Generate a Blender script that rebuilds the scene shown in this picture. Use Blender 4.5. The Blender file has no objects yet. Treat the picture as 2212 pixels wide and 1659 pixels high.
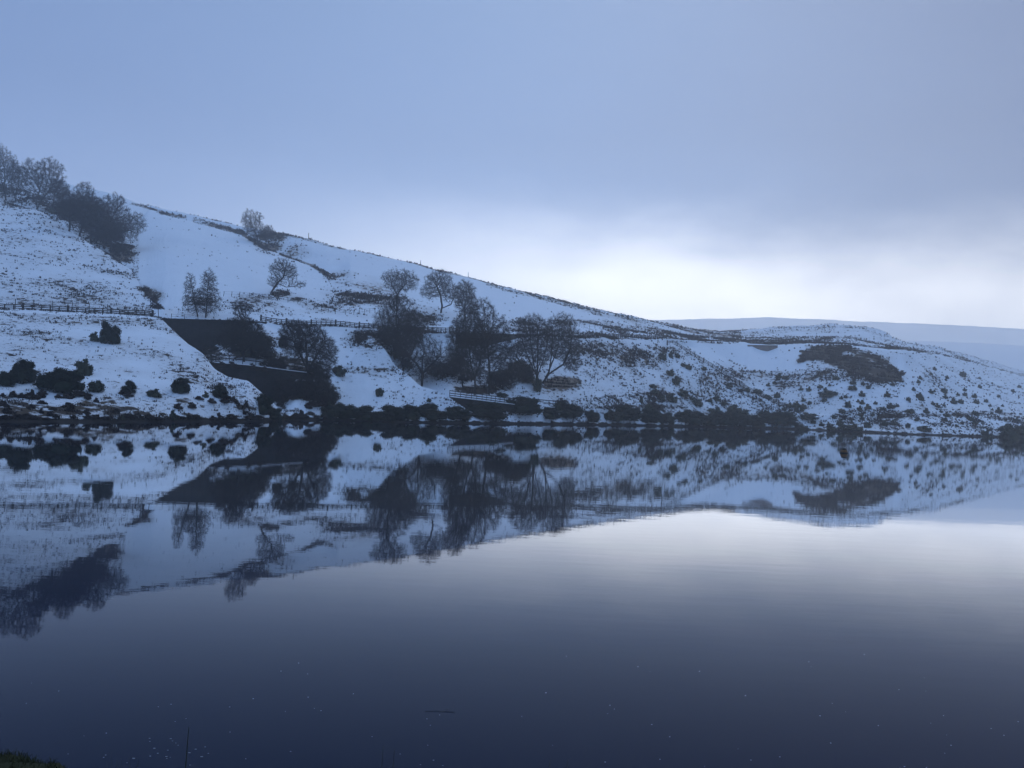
import bpy, math, random
import numpy as np
from mathutils import Vector, Matrix
from mathutils.bvhtree import BVHTree

scene = bpy.context.scene
COL = scene.collection
# ------------------------------------------------------------------ camera
F, CX, CY = 2010.0, 1106.0, 829.5          # focal length and centre of a 2212x1659 frame
H = 4.0
PITCH, ROLL = math.radians(1.27), math.atan(0.040)
_F = Vector((0, math.cos(PITCH), math.sin(PITCH)))
_U = Vector((0, -math.sin(PITCH), math.cos(PITCH)))
_X = Vector((1, 0, 0))
CXW = math.cos(ROLL) * _X + math.sin(ROLL) * _U
CYW = -math.sin(ROLL) * _X + math.cos(ROLL) * _U
CAM = Vector((0, 0, H))
cd = bpy.data.cameras.new("camera"); cam = bpy.data.objects.new("camera", cd); COL.objects.link(cam)
cd.sensor_width = 36; cd.lens = 36 * F / 2212.0; cd.clip_start = 0.1; cd.clip_end = 6000
M = Matrix.Identity(4)
for i in range(3):
    M[i][0] = CXW[i]; M[i][1] = CYW[i]; M[i][2] = -_F[i]; M[i][3] = CAM[i]
cam.matrix_world = M
scene.camera = cam

# ------------------------------------------------------------------ sky, sun, exposure
SUN_EL, SUN_AZ = 38.0, 15.0
w = bpy.data.worlds.new("World"); scene.world = w; w.use_nodes = True
nt = w.node_tree; N = nt.nodes; L = nt.links
for n in list(N): N.remove(n)
def nd(t, **k):
    n = N.new(t)
    for a, b in k.items(): setattr(n, a, b)
    return n
def mth(op, a, b=None, c=None, clamp=False):
    n = nd('ShaderNodeMath', operation=op, use_clamp=clamp)
    for i, v in enumerate((a, b, c)):
        if v is None: continue
        if hasattr(v, 'default_value') or hasattr(v, 'links'): L.new(v, n.inputs[i])
        else: n.inputs[i].default_value = v
    return n.outputs[0]
def smooth(x, a, b, lo=0.0, hi=1.0):
    n = nd('ShaderNodeMapRange', interpolation_type='SMOOTHSTEP')
    L.new(x, n.inputs[0])
    for i, v in enumerate((a, b, lo, hi)): n.inputs[i + 1].default_value = v
    return n.outputs[0]
def mixc(f, a, b, bt='MIX'):
    n = nd('ShaderNodeMix', data_type='RGBA', blend_type=bt)
    for s, v in ((0, f), (6, a), (7, b)):
        if hasattr(v, 'links'): L.new(v, n.inputs[s])
        else: n.inputs[s].default_value = v if s == 0 else (*v, 1)
    return n.outputs[2]
tc = nd('ShaderNodeTexCoord')
sep = nd('ShaderNodeSeparateXYZ'); L.new(tc.outputs['Generated'], sep.inputs[0])
sx, sy, sz = sep.outputs
az = mth('ARCTAN2', sx, sy)
def wnoise(scale, detail, st=(1, 1, 1), rough=0.5):
    mp = nd('ShaderNodeMapping'); mp.inputs['Scale'].default_value = st
    L.new(tc.outputs['Generated'], mp.inputs[0])
    n = nd('ShaderNodeTexNoise'); n.inputs['Scale'].default_value = scale
    n.inputs['Detail'].default_value = detail; n.inputs['Roughness'].default_value = rough
    L.new(mp.outputs[0], n.inputs['Vector'])
    return mth('SUBTRACT', n.outputs[0], 0.5)
n1 = wnoise(2.6, 5, (1, 1, 2.2)); n2 = wnoise(7.0, 6, (1, 1, 2.5), 0.55)
el = mth('ADD', sz, mth('ADD', mth('MULTIPLY', n1, 0.12), mth('MULTIPLY', n2, 0.04)))
azn = mth('ADD', az, mth('MULTIPLY', n1, 0.22))
ramp = nd('ShaderNodeValToRGB'); L.new(el, ramp.inputs[0])
cr = ramp.color_ramp; cr.interpolation = 'EASE'
cr.elements[0].position = 0.0; cr.elements[0].color = (0.38, 0.58, 0.92, 1)
cr.elements[1].position = 1.0; cr.elements[1].color = (0.33, 0.52, 0.88, 1)
for p, c in ((0.16, (0.30, 0.47, 0.84)), (0.30, (0.215, 0.35, 0.65)), (0.42, (0.205, 0.335, 0.61)), (0.60, (0.31, 0.49, 0.84))):
    e = cr.elements.new(p); e.color = (*c, 1)
cloud = ramp.outputs[0]
# heavier, duller cloud to the right, above the bright gap
dark = mth('MULTIPLY', smooth(azn, -0.05, 0.62), smooth(az, 1.9, 1.0))
cloud = mixc(mth('MULTIPLY', dark, 0.92), cloud, (0.14, 0.195, 0.36))
cloud = mixc(mth('MULTIPLY', smooth(azn, -0.10, -0.60), 0.30), cloud, (0.15, 0.22, 0.46))
# bright thin band low over the moor
topedge = mth('SUBTRACT', 0.256, mth('MULTIPLY', mth('MAXIMUM', az, 0), 0.07))
ge = mth('DIVIDE', mth('SUBTRACT', topedge, el), 0.20)
ge = mth('POWER', smooth(ge, 0.0, 1.0), 1.35)
ga = mth('MULTIPLY', smooth(azn, -0.40, 0.34), smooth(az, 1.3, 0.75))
glow = mth('MULTIPLY', mth('MULTIPLY', ge, ga), smooth(sz, 0.08, 0.14, 0.85, 1.0))
cloud = mixc(glow, cloud, (4.7, 4.5, 4.1))
sky = nd('ShaderNodeTexSky', sky_type='NISHITA', sun_disc=False)
sky.sun_elevation = math.radians(SUN_EL); sky.sun_rotation = math.radians(SUN_AZ)
skyd = mixc(1.0, sky.outputs[0], (0.05, 0.05, 0.05), 'MULTIPLY')
allsky = mixc(0.95, skyd, cloud)
bg = nd('ShaderNodeBackground'); bg.inputs['Strength'].default_value = 1.0
L.new(allsky, bg.inputs[0])
wo = nd('ShaderNodeOutputWorld'); L.new(bg.outputs[0], wo.inputs[0])

sd = bpy.data.lights.new("sun", 'SUN'); sd.energy = 0.5; sd.angle = math.radians(24); sd.color = (0.95, 0.97, 1.0)
sun = bpy.data.objects.new("sun", sd); COL.objects.link(sun)
_el, _az = math.radians(SUN_EL), math.radians(SUN_AZ)
sdir = Vector((math.sin(_az) * math.cos(_el), math.cos(_az) * math.cos(_el), math.sin(_el)))
sun.rotation_euler = sdir.to_track_quat('Z', 'Y').to_euler()
sun.location = sdir * 500

vs_ = scene.view_settings
vs_.view_transform = 'Standard'; vs_.look = 'None'; vs_.exposure = 0.0; vs_.gamma = 1.0; vs_.use_curve_mapping = False
HAZE_DENSITY = 0.00060
scene.cycles.max_bounces = 6; scene.cycles.diffuse_bounces = 2; scene.cycles.glossy_bounces = 3
scene.cycles.volume_bounces = 1; scene.cycles.transparent_max_bounces = 8
scene.cycles.use_denoising = True

# ------------------------------------------------------------------ helpers
def tag(o, label=None, cat=None, group=None, kind=None):
    for k, v in (('label', label), ('category', cat), ('group', group), ('kind', kind)):
        if v: o[k] = v
    return o
def ray(u, v):
    d = _F + CXW * ((u - CX) / F) - CYW * ((v - CY) / F)
    return d
def at(u, v, Y):
    d = ray(u, v); return CAM + d * (Y / d.y)
def project(P):
    P = np.asarray(P, float) - np.array(CAM)
    a = P @ np.array(CXW); b = P @ np.array(CYW); c = P @ np.array(_F)
    return CX + F * a / c, CY - F * b / c
def hv(u):                                        # v of the horizon at u
    lo, hi = 700, 1100
    for _ in range(30):
        m = (lo + hi) / 2
        if ray(u, m).z > 0: lo = m
        else: hi = m
    return lo
def build_mesh(name, verts, faces, mats=(), smooth_=False, midx=None):
    """faces: list of int arrays (n,k) for mixed k"""
    me = bpy.data.meshes.new(name)
    verts = np.asarray(verts, np.float32)
    me.vertices.add(len(verts)); me.vertices.foreach_set('co', verts.ravel())
    faces = [np.asarray(f, np.int32) for f in faces if len(f)]
    nl = sum(f.size for f in faces); nf = sum(len(f) for f in faces)
    me.loops.add(nl); me.polygons.add(nf)
    me.loops.foreach_set('vertex_index', np.concatenate([f.ravel() for f in faces]))
    st = []; o = 0
    for f in faces:
        k = f.shape[1]; st.append(o + np.arange(len(f)) * k); o += f.size
    me.polygons.foreach_set('loop_start', np.concatenate(st).astype(np.int32))
    if midx is not None: me.polygons.foreach_set('material_index', np.asarray(midx, np.int32))
    if smooth_: me.polygons.foreach_set('use_smooth', np.ones(nf, bool))
    for m in mats: me.materials.append(m)
    me.update(calc_edges=True)
    return me
def obj(name, me, parent=None):
    o = bpy.data.objects.new(name, me); COL.objects.link(o)
    if parent: o.parent = parent
    return o
def empty(name, loc):
    o = bpy.data.objects.new(name, None); o.location = loc; o.empty_display_size = 0.5; COL.objects.link(o); return o

_perm = np.random.RandomState(5).rand(256, 256)
def vnoise(x, y):
    xi = np.floor(x).astype(int); yi = np.floor(y).astype(int)
    fx = x - xi; fy = y - yi; fx = fx * fx * (3 - 2 * fx); fy = fy * fy * (3 - 2 * fy)
    a = _perm[xi & 255, yi & 255]; b = _perm[(xi + 1) & 255, yi & 255]
    c = _perm[xi & 255, (yi + 1) & 255]; d = _perm[(xi + 1) & 255, (yi + 1) & 255]
    return (a * (1 - fx) + b * fx) * (1 - fy) + (c * (1 - fx) + d * fx) * fy - 0.5
def fbm(x, y, s, o=4):
    r = 0; a = 1.0
    for i in range(o):
        r = r + a * vnoise(x / s + 17.3 * i, y / s + 9.1 * i); s *= 0.5; a *= 0.55
    return r

class MB:
    """collects prisms, boxes and tubes into one mesh"""
    def __init__(s): s.v = []; s.q = []; s.t = []; s.n = 0
    def add(s, v, q=None, t=None):
        v = np.asarray(v, float); s.v.append(v)
        if q is not None: s.q.append(np.asarray(q) + s.n)
        if t is not None: s.t.append(np.asarray(t) + s.n)
        s.n += len(v)
    def box(s, c, sz, rz=0.0, tilt=(0, 0)):
        c = np.array(c, float); x, y, z = np.array(sz) / 2
        p = np.array([(a * x, b * y, d * z) for a in (-1, 1) for b in (-1, 1) for d in (-1, 1)])
        R = np.array([[math.cos(rz), -math.sin(rz), 0], [math.sin(rz), math.cos(rz), 0], [0, 0, 1]])
        p[:, 0] += tilt[0] * p[:, 2]; p[:, 1] += tilt[1] * p[:, 2]
        s.add(p @ R.T + c, [(0, 1, 3, 2), (4, 6, 7, 5), (0, 4, 5, 1), (2, 3, 7, 6), (0, 2, 6, 4), (1, 5, 7, 3)])
    def beam(s, a, b, wd, ht):
        a = np.array(a, float); b = np.array(b, float); d = b - a; d /= np.linalg.norm(d)
        sd_ = np.cross(d, (0, 0, 1)); sd_ /= max(np.linalg.norm(sd_), 1e-6); up = np.cross(sd_, d)
        o = [sd_ * wd / 2 * i + up * ht / 2 * j for i, j in ((-1, -1), (1, -1), (1, 1), (-1, 1))]
        s.add([a + k for k in o] + [b + k for k in o],
              [(0, 1, 5, 4), (1, 2, 6, 5), (2, 3, 7, 6), (3, 0, 4, 7), (3, 2, 1, 0), (4, 5, 6, 7)])
    def mesh(s, name, mats, sm=False):
        f = []
        if s.q: f.append(np.concatenate(s.q))
        if s.t: f.append(np.concatenate(s.t))
        return build_mesh(name, np.concatenate(s.v), f, mats, sm)

# ------------------------------------------------------------------ materials
def mat(name, col, rough=0.9, noise=None, bump=None, spec=0.3, col2=None):
    m = bpy.data.materials.new(name); m.use_nodes = True
    t = m.node_tree; b = t.nodes['Principled BSDF']
    b.inputs['Base Color'].default_value = (*col, 1); b.inputs['Roughness'].default_value = rough
    b.inputs['Specular IOR Level'].default_value = spec
    if noise:
        g = t.nodes.new('ShaderNodeTexCoord'); n = t.nodes.new('ShaderNodeTexNoise')
        n.inputs['Scale'].default_value = noise; n.inputs['Detail'].default_value = 5
        r = t.nodes.new('ShaderNodeValToRGB'); r.color_ramp.elements[0].position = .35; r.color_ramp.elements[1].position = .65
        r.color_ramp.elements[0].color = (*col, 1); r.color_ramp.elements[1].color = (*(col2 or [c * 1.8 for c in col]), 1)
        t.links.new(g.outputs['Object'], n.inputs['Vector']); t.links.new(n.outputs[0], r.inputs[0])
        t.links.new(r.outputs[0], b.inputs['Base Color'])
        if bump:
            bp = t.nodes.new('ShaderNodeBump'); bp.inputs['Strength'].default_value = bump; bp.inputs['Distance'].default_value = 0.1
            t.links.new(n.outputs[0], bp.inputs['Height']); t.links.new(bp.outputs[0], b.inputs['Normal'])
    return m
bark = mat('bark', (0.016, 0.014, 0.013), .95, 1.5, .4, .15, (0.035, 0.03, 0.028))
twigm = mat('twigs', (0.016, 0.013, 0.014), .95, .6, None, .1, (0.034, 0.027, 0.027))
leafm = mat('evergreen leaves', (0.006, 0.011, 0.008), .8, .9, None, .08, (0.018, 0.026, 0.015))
leafm2 = mat('gorse and holly leaves', (0.018, 0.026, 0.016), .75, 1.1, None, .2, (0.050, 0.058, 0.032))
heath = mat('heather', (0.014, 0.010, 0.011), .95, .35, None, .1, (0.048, 0.035, 0.028))
wood = mat('weathered wood', (0.018, 0.016, 0.015), .9, 3, .3, .1, (0.04, 0.035, 0.032))
snowc = mat('settled snow', (0.78, 0.81, 0.86), .85, 4, .2, .2, (0.85, 0.87, 0.9))
drygrass = mat('dry grass', (0.03, 0.035, 0.015), .95, 6, None, .1, (0.06, 0.06, 0.03))
icem = mat('ice fleck', (0.30, 0.33, 0.37), .6)
def stone_mat(name, c1, c2, mortar):
    m = bpy.data.materials.new(name); m.use_nodes = True; t = m.node_tree; b = t.nodes['Principled BSDF']
    g = t.nodes.new('ShaderNodeTexCoord'); br = t.nodes.new('ShaderNodeTexBrick'); mp = t.nodes.new('ShaderNodeMapping')
    mp.inputs['Rotation'].default_value = (math.radians(90), 0, 0)
    br.inputs['Scale'].default_value = 1.0; br.inputs['Brick Width'].default_value = .9; br.inputs['Row Height'].default_value = .35
    br.inputs['Mortar Size'].default_value = .03
    br.inputs['Color1'].default_value = (*c1, 1); br.inputs['Color2'].default_value = (*c2, 1); br.inputs['Mortar'].default_value = (*mortar, 1)
    t.links.new(g.outputs['Object'], mp.inputs[0]); t.links.new(mp.outputs[0], br.inputs[0])
    n = t.nodes.new('ShaderNodeTexNoise'); n.inputs['Scale'].default_value = .5; n.inputs['Detail'].default_value = 6
    t.links.new(g.outputs['Object'], n.inputs['Vector'])
    mx = t.nodes.new('ShaderNodeMix'); mx.data_type = 'RGBA'; mx.blend_type = 'MULTIPLY'; mx.inputs[0].default_value = .8
    t.links.new(br.outputs[0], mx.inputs[6]); t.links.new(n.outputs[0], mx.inputs[7]); t.links.new(mx.outputs[2], b.inputs['Base Color'])
    b.inputs['Roughness'].default_value = .9; b.inputs['Specular IOR Level'].default_value = .15
    bp = t.nodes.new('ShaderNodeBump'); bp.inputs['Strength'].default_value = .5; bp.inputs['Distance'].default_value = .05
    t.links.new(br.outputs['Fac'], bp.inputs['Height']); bp.invert = True; t.links.new(bp.outputs[0], b.inputs['Normal'])
    return m
stone = stone_mat('dark gritstone', (0.034, 0.030, 0.030), (0.018, 0.016, 0.017), (0.010, 0.010, 0.010))
moss = stone_mat('mossy gritstone', (0.06, 0.062, 0.045), (0.045, 0.045, 0.036), (0.03, 0.03, 0.025))
redst = stone_mat('brown stone', (0.36, 0.29, 0.26), (0.30, 0.25, 0.23), (0.2, 0.17, 0.16))

def snow_ground():
    m = bpy.data.materials.new('snowy moorland'); m.use_nodes = True; t = m.node_tree; b = t.nodes['Principled BSDF']
    A = lambda n: t.nodes.new(n); K = t.links.new
    g = A('ShaderNodeTexCoord')
    at1 = A('ShaderNodeAttribute'); at1.attribute_name = 'scrub'
    at2 = A('ShaderNodeAttribute'); at2.attribute_name = 'bracken'
    mp = A('ShaderNodeMapping'); mp.inputs['Scale'].default_value = (1, .8, 1.6); K(g.outputs['Object'], mp.inputs[0])
    n = A('ShaderNodeTexNoise'); n.inputs['Scale'].default_value = .55; n.inputs['Detail'].default_value = 7; n.inputs['Roughness'].default_value = .62
    K(mp.outputs[0], n.inputs['Vector'])
    mr = A('ShaderNodeMapRange'); K(at1.outputs['Fac'], mr.inputs[0])
    mr.inputs[1].default_value = 0; mr.inputs[2].default_value = 1; mr.inputs[3].default_value = .75; mr.inputs[4].default_value = .33
    s = A('ShaderNodeMath'); s.operation = 'SUBTRACT'; K(n.outputs[0], s.inputs[0]); K(mr.outputs[0], s.inputs[1])
    s2 = A('ShaderNodeMapRange'); s2.interpolation_type = 'SMOOTHSTEP'; K(s.outputs[0], s2.inputs[0])
    s2.inputs[1].default_value = -.015; s2.inputs[2].default_value = .05
    # thin snow lets a little grass tone through
    n2 = A('ShaderNodeTexNoise'); n2.inputs['Scale'].default_value = .12; n2.inputs['Detail'].default_value = 8; n2.inputs['Roughness'].default_value = .6
    K(g.outputs['Object'], n2.inputs['Vector'])
    thin = A('ShaderNodeMath'); thin.operation = 'MULTIPLY'; K(n2.outputs[0], thin.inputs[0]); K(at1.outputs['Fac'], thin.inputs[1])
    thin2 = A('ShaderNodeMath'); thin2.operation = 'MULTIPLY'; thin2.use_clamp = True; K(thin.outputs[0], thin2.inputs[0]); thin2.inputs[1].default_value = 1.15
    vr = A('ShaderNodeValToRGB'); K(n2.outputs[0], vr.inputs[0])
    vr.color_ramp.elements[0].position = .35; vr.color_ramp.elements[0].color = (.022, .018, .017, 1)
    vr.color_ramp.elements[1].position = .68; vr.color_ramp.elements[1].color = (.075, .055, .035, 1)
    mb = A('ShaderNodeMix'); mb.data_type = 'RGBA'; K(at2.outputs['Fac'], mb.inputs[0]); K(vr.outputs[0], mb.inputs[6]); mb.inputs[7].default_value = (.23, .18, .14, 1)
    sn = A('ShaderNodeMix'); sn.data_type = 'RGBA'; K(thin2.outputs[0], sn.inputs[0]); sn.inputs[6].default_value = (.76, .83, .90, 1); sn.inputs[7].default_value = (.30, .27, .24, 1)
    mx = A('ShaderNodeMix'); mx.data_type = 'RGBA'; K(s2.outputs[0], mx.inputs[0]); K(sn.outputs[2], mx.inputs[6]); K(mb.outputs[2], mx.inputs[7])
    # short grass tips, finer and half buried
    n3 = A('ShaderNodeTexNoise'); n3.inputs['Scale'].default_value = 2.1; n3.inputs['Detail'].default_value = 4; n3.inputs['Roughness'].default_value = .6
    K(mp.outputs[0], n3.inputs['Vector'])
    r3 = A('ShaderNodeMapRange'); K(at1.outputs['Fac'], r3.inputs[0]); r3.inputs[3].default_value = .72; r3.inputs[4].default_value = .40
    s3 = A('ShaderNodeMath'); s3.operation = 'SUBTRACT'; K(n3.outputs[0], s3.inputs[0]); K(r3.outputs[0], s3.inputs[1])
    t3 = A('ShaderNodeMapRange'); K(s3.outputs[0], t3.inputs[0]); t3.inputs[1].default_value = -.03; t3.inputs[2].default_value = .07; t3.inputs[4].default_value = .6
    m4 = A('ShaderNodeMix'); m4.data_type = 'RGBA'; K(t3.outputs[0], m4.inputs[0]); K(mx.outputs[2], m4.inputs[6]); K(mb.outputs[2], m4.inputs[7]); mx = m4
    # bare wet bank just above the waterline
    sp = A('ShaderNodeSeparateXYZ'); K(g.outputs['Object'], sp.inputs[0])
    ad = A('ShaderNodeMath'); ad.operation = 'MULTIPLY_ADD'; K(n.outputs[0], ad.inputs[0]); ad.inputs[1].default_value = -1.6; K(sp.outputs[2], ad.inputs[2])
    wl = A('ShaderNodeMapRange'); wl.interpolation_type = 'SMOOTHSTEP'; K(ad.outputs[0], wl.inputs[0]); wl.inputs[1].default_value = -.38; wl.inputs[2].default_value = -.22
    wl.inputs[3].default_value = 1; wl.inputs[4].default_value = 0
    m3 = A('ShaderNodeMix'); m3.data_type = 'RGBA'; K(wl.outputs[0], m3.inputs[0]); K(mx.outputs[2], m3.inputs[6]); m3.inputs[7].default_value = (.015, .013, .012, 1)
    K(m3.outputs[2], b.inputs['Base Color']); b.inputs['Roughness'].default_value = .9; b.inputs['Specular IOR Level'].default_value = .1
    bp = A('ShaderNodeBump'); bp.inputs['Strength'].default_value = .6; bp.inputs['Distance'].default_value = .5
    K(n.outputs[0], bp.inputs['Height']); K(bp.outputs[0], b.inputs['Normal'])
    return m
groundm = snow_ground()

# ------------------------------------------------------------------ terrain: far bank of the reservoir
def pl(*p):
    a = np.array(p, float); return lambda u: float(np.interp(u, a[:, 0], a[:, 1]))
v_shore = pl((-700, 900), (0, 911), (300, 911.5), (557, 910.5), (620, 907), (690, 907), (850, 912), (994, 914.5), (1300, 918),
             (1500, 922), (1710, 927), (1871, 934), (1975, 939), (2212, 946), (2900, 967))
bench_v = pl((-700, 625), (0, 665), (117, 672), (314, 682), (351, 689), (553, 693), (602, 701), (715, 703), (804, 710), (968, 716),
             (1098, 722), (1280, 726), (1427, 731), (1500, 734), (1600, 739), (1622, 744), (1673, 745), (1740, 743), (1850, 746),
             (1950, 756), (2030, 766), (2100, 783), (2212, 815), (2500, 862), (2900, 895))
bench_Y = pl((-700, 155), (0, 176), (351, 190), (553, 200), (800, 215), (968, 225), (1100, 242), (1280, 275), (1435, 310), (1500, 350),
             (1600, 372), (1750, 365), (1850, 352), (1950, 360), (2080, 490), (2212, 680), (2500, 760), (2900, 780))
crest_v = pl((-700, 150), (0, 350), (145, 398), (235, 417), (286, 439), (354, 454), (414, 466), (498, 482), (584, 495), (654, 509), (738, 533),
             (882, 564), (932, 580), (1020, 600), (1098, 622), (1176, 639), (1280, 666), (1339, 678), (1435, 699), (1519, 715), (1555, 716),
             (1627, 709), (1723, 701), (1793, 699), (1858, 705), (1897, 711), (1918, 723), (1949, 737), (2027, 750), (2079, 764),
             (2212, 802), (2500, 852), (2900, 885))
crest_Y = pl((-700, 430), (0, 450), (286, 420), (550, 400), (1000, 400), (1280, 420), (1435, 450), (1519, 480), (1600, 510), (1793, 500),
             (1897, 470), (1949, 470), (2027, 520), (2079, 620), (2212, 850), (2900, 950))
def Yz(u, v, Y): return (Y, at(u, v, Y).z)
_hv = {}
def shoreY(u):
    return H / -ray(u, v_shore(u)).z * ray(u, v_shore(u)).y
# keys: u -> {row: (v, Y)}  or {row: ('z', Y, z)}   rows 3..7 lower bank, 10..15 upper slopes
K = {
 -700: {3: (838, 88), 4: (640, 148), 10: (330, 300)},
 0: {3: (860, 114), 4: (672, 172), 10: (432, 320), 11: ('d', 8, -5), 12: (425, 352)},
 75: {3: (860, 116), 4: (677, 174), 10: (452, 305), 11: ('d', 8, -5), 12: (448, 335)},
 132: {3: (860, 118), 4: (680, 176), 10: (490, 288), 11: ('d', 8, -5), 12: (486, 315)},
 181: {3: (860, 120), 4: (682, 178), 10: (520, 272), 11: ('d', 8, -5), 12: (516, 300)},
 235: {3: (860, 122), 4: (684, 180), 10: (554, 256), 11: ('d', 8, -5), 12: (551, 282)},
 271: {3: (861, 124), 4: (686, 181), 10: (579, 246), 11: ('d', 8, -4), 12: (577, 268)},
 304: {3: (861, 125), 4: (688, 183), 10: (636, 215), 11: ('d', 6, -2.5), 12: (634, 232), 13: (446, 404), 14: ('d', 4, -1), 15: (445, 412)},
 344: {3: (862, 127), 4: (690, 184), 10: (668, 199), 11: ('d', 4, -1), 12: (665, 208), 13: (459, 392), 14: ('d', 6, -2), 15: (457, 404)},
 370: {3: (862, 128), 4: (711, 178), 5: ('d', 5, -4), 6: ('d', 9, -5), 7: ('z', 189.8, 14.5), 13: (465, 388), 14: ('d', 6, -2), 15: (463, 402)},
 397: {3: (863, 129), 4: (735, 171), 5: ('d', 5, -5), 6: ('d', 9, -6), 7: ('z', 191.5, 11.5), 13: (472, 384), 14: ('d', 6, -2), 15: (470, 400)},
 435: {3: (864, 131), 4: (761, 163), 5: ('z', 166.6, 3), 6: ('z', 168.2, 9.6), 7: (763, 193.2), 13: (484, 379), 14: ('d', 6, -2), 15: (482, 396)},
 458: {3: (865, 132), 4: (792, 158), 5: ('z', 167.4, 2), 6: ('z', 169.0, 9.6), 7: (756, 194), 13: (490, 377), 14: ('d', 6, -2), 15: (488, 394)},
 488: {3: (866, 135), 4: (811, 153), 5: ('z', 168.4, 1.5), 6: ('z', 170, 9.5), 7: (740, 195.3), 13: (498, 375), 14: ('d', 6, -2), 15: (496, 392)},
 535: {3: (868, 138), 4: (820, 148), 5: ('z', 170.4, 1.2), 6: ('z', 172, 9.3), 7: (700, 198), 13: (514, 368), 14: ('d', 6, -2), 15: (511, 388)},
 557: {3: (870, 141), 4: (840, 148), 5: ('z', 171.2, 1.2), 6: ('z', 172.8, 9.1), 7: (698, 199), 13: (529, 360), 14: ('d', 8, -3.5), 15: (526, 384)},
 593: {3: (888, 150), 4: (871, 154), 5: ('z', 172.6, 1.4), 6: ('z', 174.2, 8.9), 7: (715, 200), 13: (545, 350), 14: ('d', 8, -3.5), 15: (542, 378)},
 612: {3: (897, 157), 4: ('z', 161, 1.0), 5: ('z', 173.4, 1.8), 6: ('z', 175, 8.8), 7: (720, 200), 13: (553, 347), 14: ('d', 8, -3.5), 15: (550, 372)},
 640: {3: (893, 160), 4: (868, 165), 5: (838, 174), 6: ('z', 175.6, 8.7), 7: (722, 201), 13: (563, 340), 14: ('d', 7, -3), 15: (560, 362)},
 670: {3: (890, 165), 4: (852, 171), 5: (824, 176), 6: ('z', 177.4, 8.7), 7: (722, 203), 13: (575, 330), 14: ('d', 6, -2), 15: (573, 350)},
 707: {3: (885, 172), 4: (840, 179), 5: (812, 184), 6: (800, 187), 7: (722, 205), 13: (595, 315), 14: ('d', 5, -1), 15: (592, 330)},
 745: {3: (882, 174), 4: (795, 193), 5: (770, 198), 6: (750, 202), 7: (722, 208)},
 790: {3: (880, 175), 4: (719, 209.5), 5: ('d', 1, -.3), 6: ('d', 2, .2), 7: (713, 213)},
 825: {3: (880, 176), 4: (749, 203), 5: ('d', 3, -2), 6: ('d', 7, -1), 7: (722, 214)},
 854: {3: (880, 177), 4: (791, 197), 5: ('d', 5, -3), 6: (788, 210), 7: (730, 216)},
 880: {3: (881, 178), 4: (807, 193), 5: ('d', 6, -3), 6: (803, 209), 7: (735, 218)},
 908: {3: (881, 179), 4: (833, 189), 5: ('d', 6, -3), 6: (829, 205), 7: (740, 220)},
 942: {3: (882, 180), 4: (843, 187), 5: ('d', 4, -3), 6: (841, 200), 7: (742, 222)},
 971: {3: (884, 183), 4: (858, 187), 5: ('z', 190.5, 1.2), 6: ('z', 192.2, 5.2), 7: (745, 224)},
 1020: {3: (897, 186), 4: (890, 188), 5: ('z', 191.3, 1), 6: ('z', 193, 4.9), 7: (768, 230)},
 1060: {3: (897, 191), 4: ('z', 192, 1.1), 5: ('z', 193, 1.1), 6: ('z', 194.6, 4.6), 7: (762, 235)},
 1085: {3: (898, 194), 4: (884, 195), 5: ('z', 195.2, 1.6), 6: ('z', 196.8, 4.4), 7: (750, 238)},
 1108: {3: (898, 196), 4: (892, 197), 5: ('z', 197.6, 2.2), 6: ('z', 199.2, 4.3), 7: (742, 242)},
 1120: {3: (885, 199), 4: (872, 203), 7: (740, 243)},
 1164: {3: (884, 204), 4: (870, 208), 7: (729, 252)},
 1230: {3: (884, 215), 4: (862, 221)},
 1360: {3: (880, 236), 4: (850, 246)},
 1427: {3: (883, 249), 4: (845, 258), 7: (738, 304)},
 1440: {3: (884, 250), 4: (735, 306), 5: ('d', 2, -1), 6: ('d', 4, -.5), 7: ('d', 8, .3)},
 1483: {3: (889, 258), 4: (762, 304), 5: ('d', 8, -4), 6: (760, 326), 7: (748, 338)},
 1535: {3: (893, 266), 4: (793, 300), 5: ('d', 8, -4), 6: (791, 325), 7: (762, 345)},
 1579: {3: (899, 272), 4: (822, 297), 5: ('d', 8, -4), 6: (820, 324), 7: (775, 350)},
 1617: {3: (903, 276), 4: (843, 294), 5: ('d', 8, -4), 6: (840, 322), 7: (785, 352)},
 1663: {3: (910, 280), 4: (865, 291), 5: ('d', 8, -3), 6: (861, 316), 7: (795, 348)},
 1720: {3: (915, 283), 4: (889, 288), 5: ('d', 5, -2), 6: (878, 303), 7: (790, 340)},
 1749: {3: (916, 284), 4: (902, 287), 5: ('d', 4, -.5), 6: (872, 304), 7: (795, 333)},
 1800: {3: (916, 284), 4: (898, 289), 5: (880, 294), 6: (840, 308), 7: (802, 322)},
 1850: {3: (915, 285), 4: (880, 295), 5: (850, 305), 6: (818, 315), 7: (810, 318)},
 1949: {3: (920, 279), 4: (885, 292), 5: (860, 302), 6: (838, 312), 7: (830, 315)},
 1990: {3: (922, 278), 4: (890, 292), 5: (860, 306), 6: (830, 322), 7: (805, 335)},
 2079: {3: (925, 285), 4: (898, 305), 5: (870, 330), 6: (842, 365), 7: (812, 405)},
 2212: {3: (930, 298), 4: (908, 320), 5: (886, 355), 6: (865, 400), 7: (840, 465)},
 2900: {3: (950, 345), 4: (940, 352)},
}
NR = 19
SUB = [3, 4, 10, 48, 6, 10, 26, 10, 5, 52, 6, 8, 46, 5, 8, 26, 6, 4]
ukeys = sorted(K)
tab = np.full((len(ukeys), NR, 2), np.nan)
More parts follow.
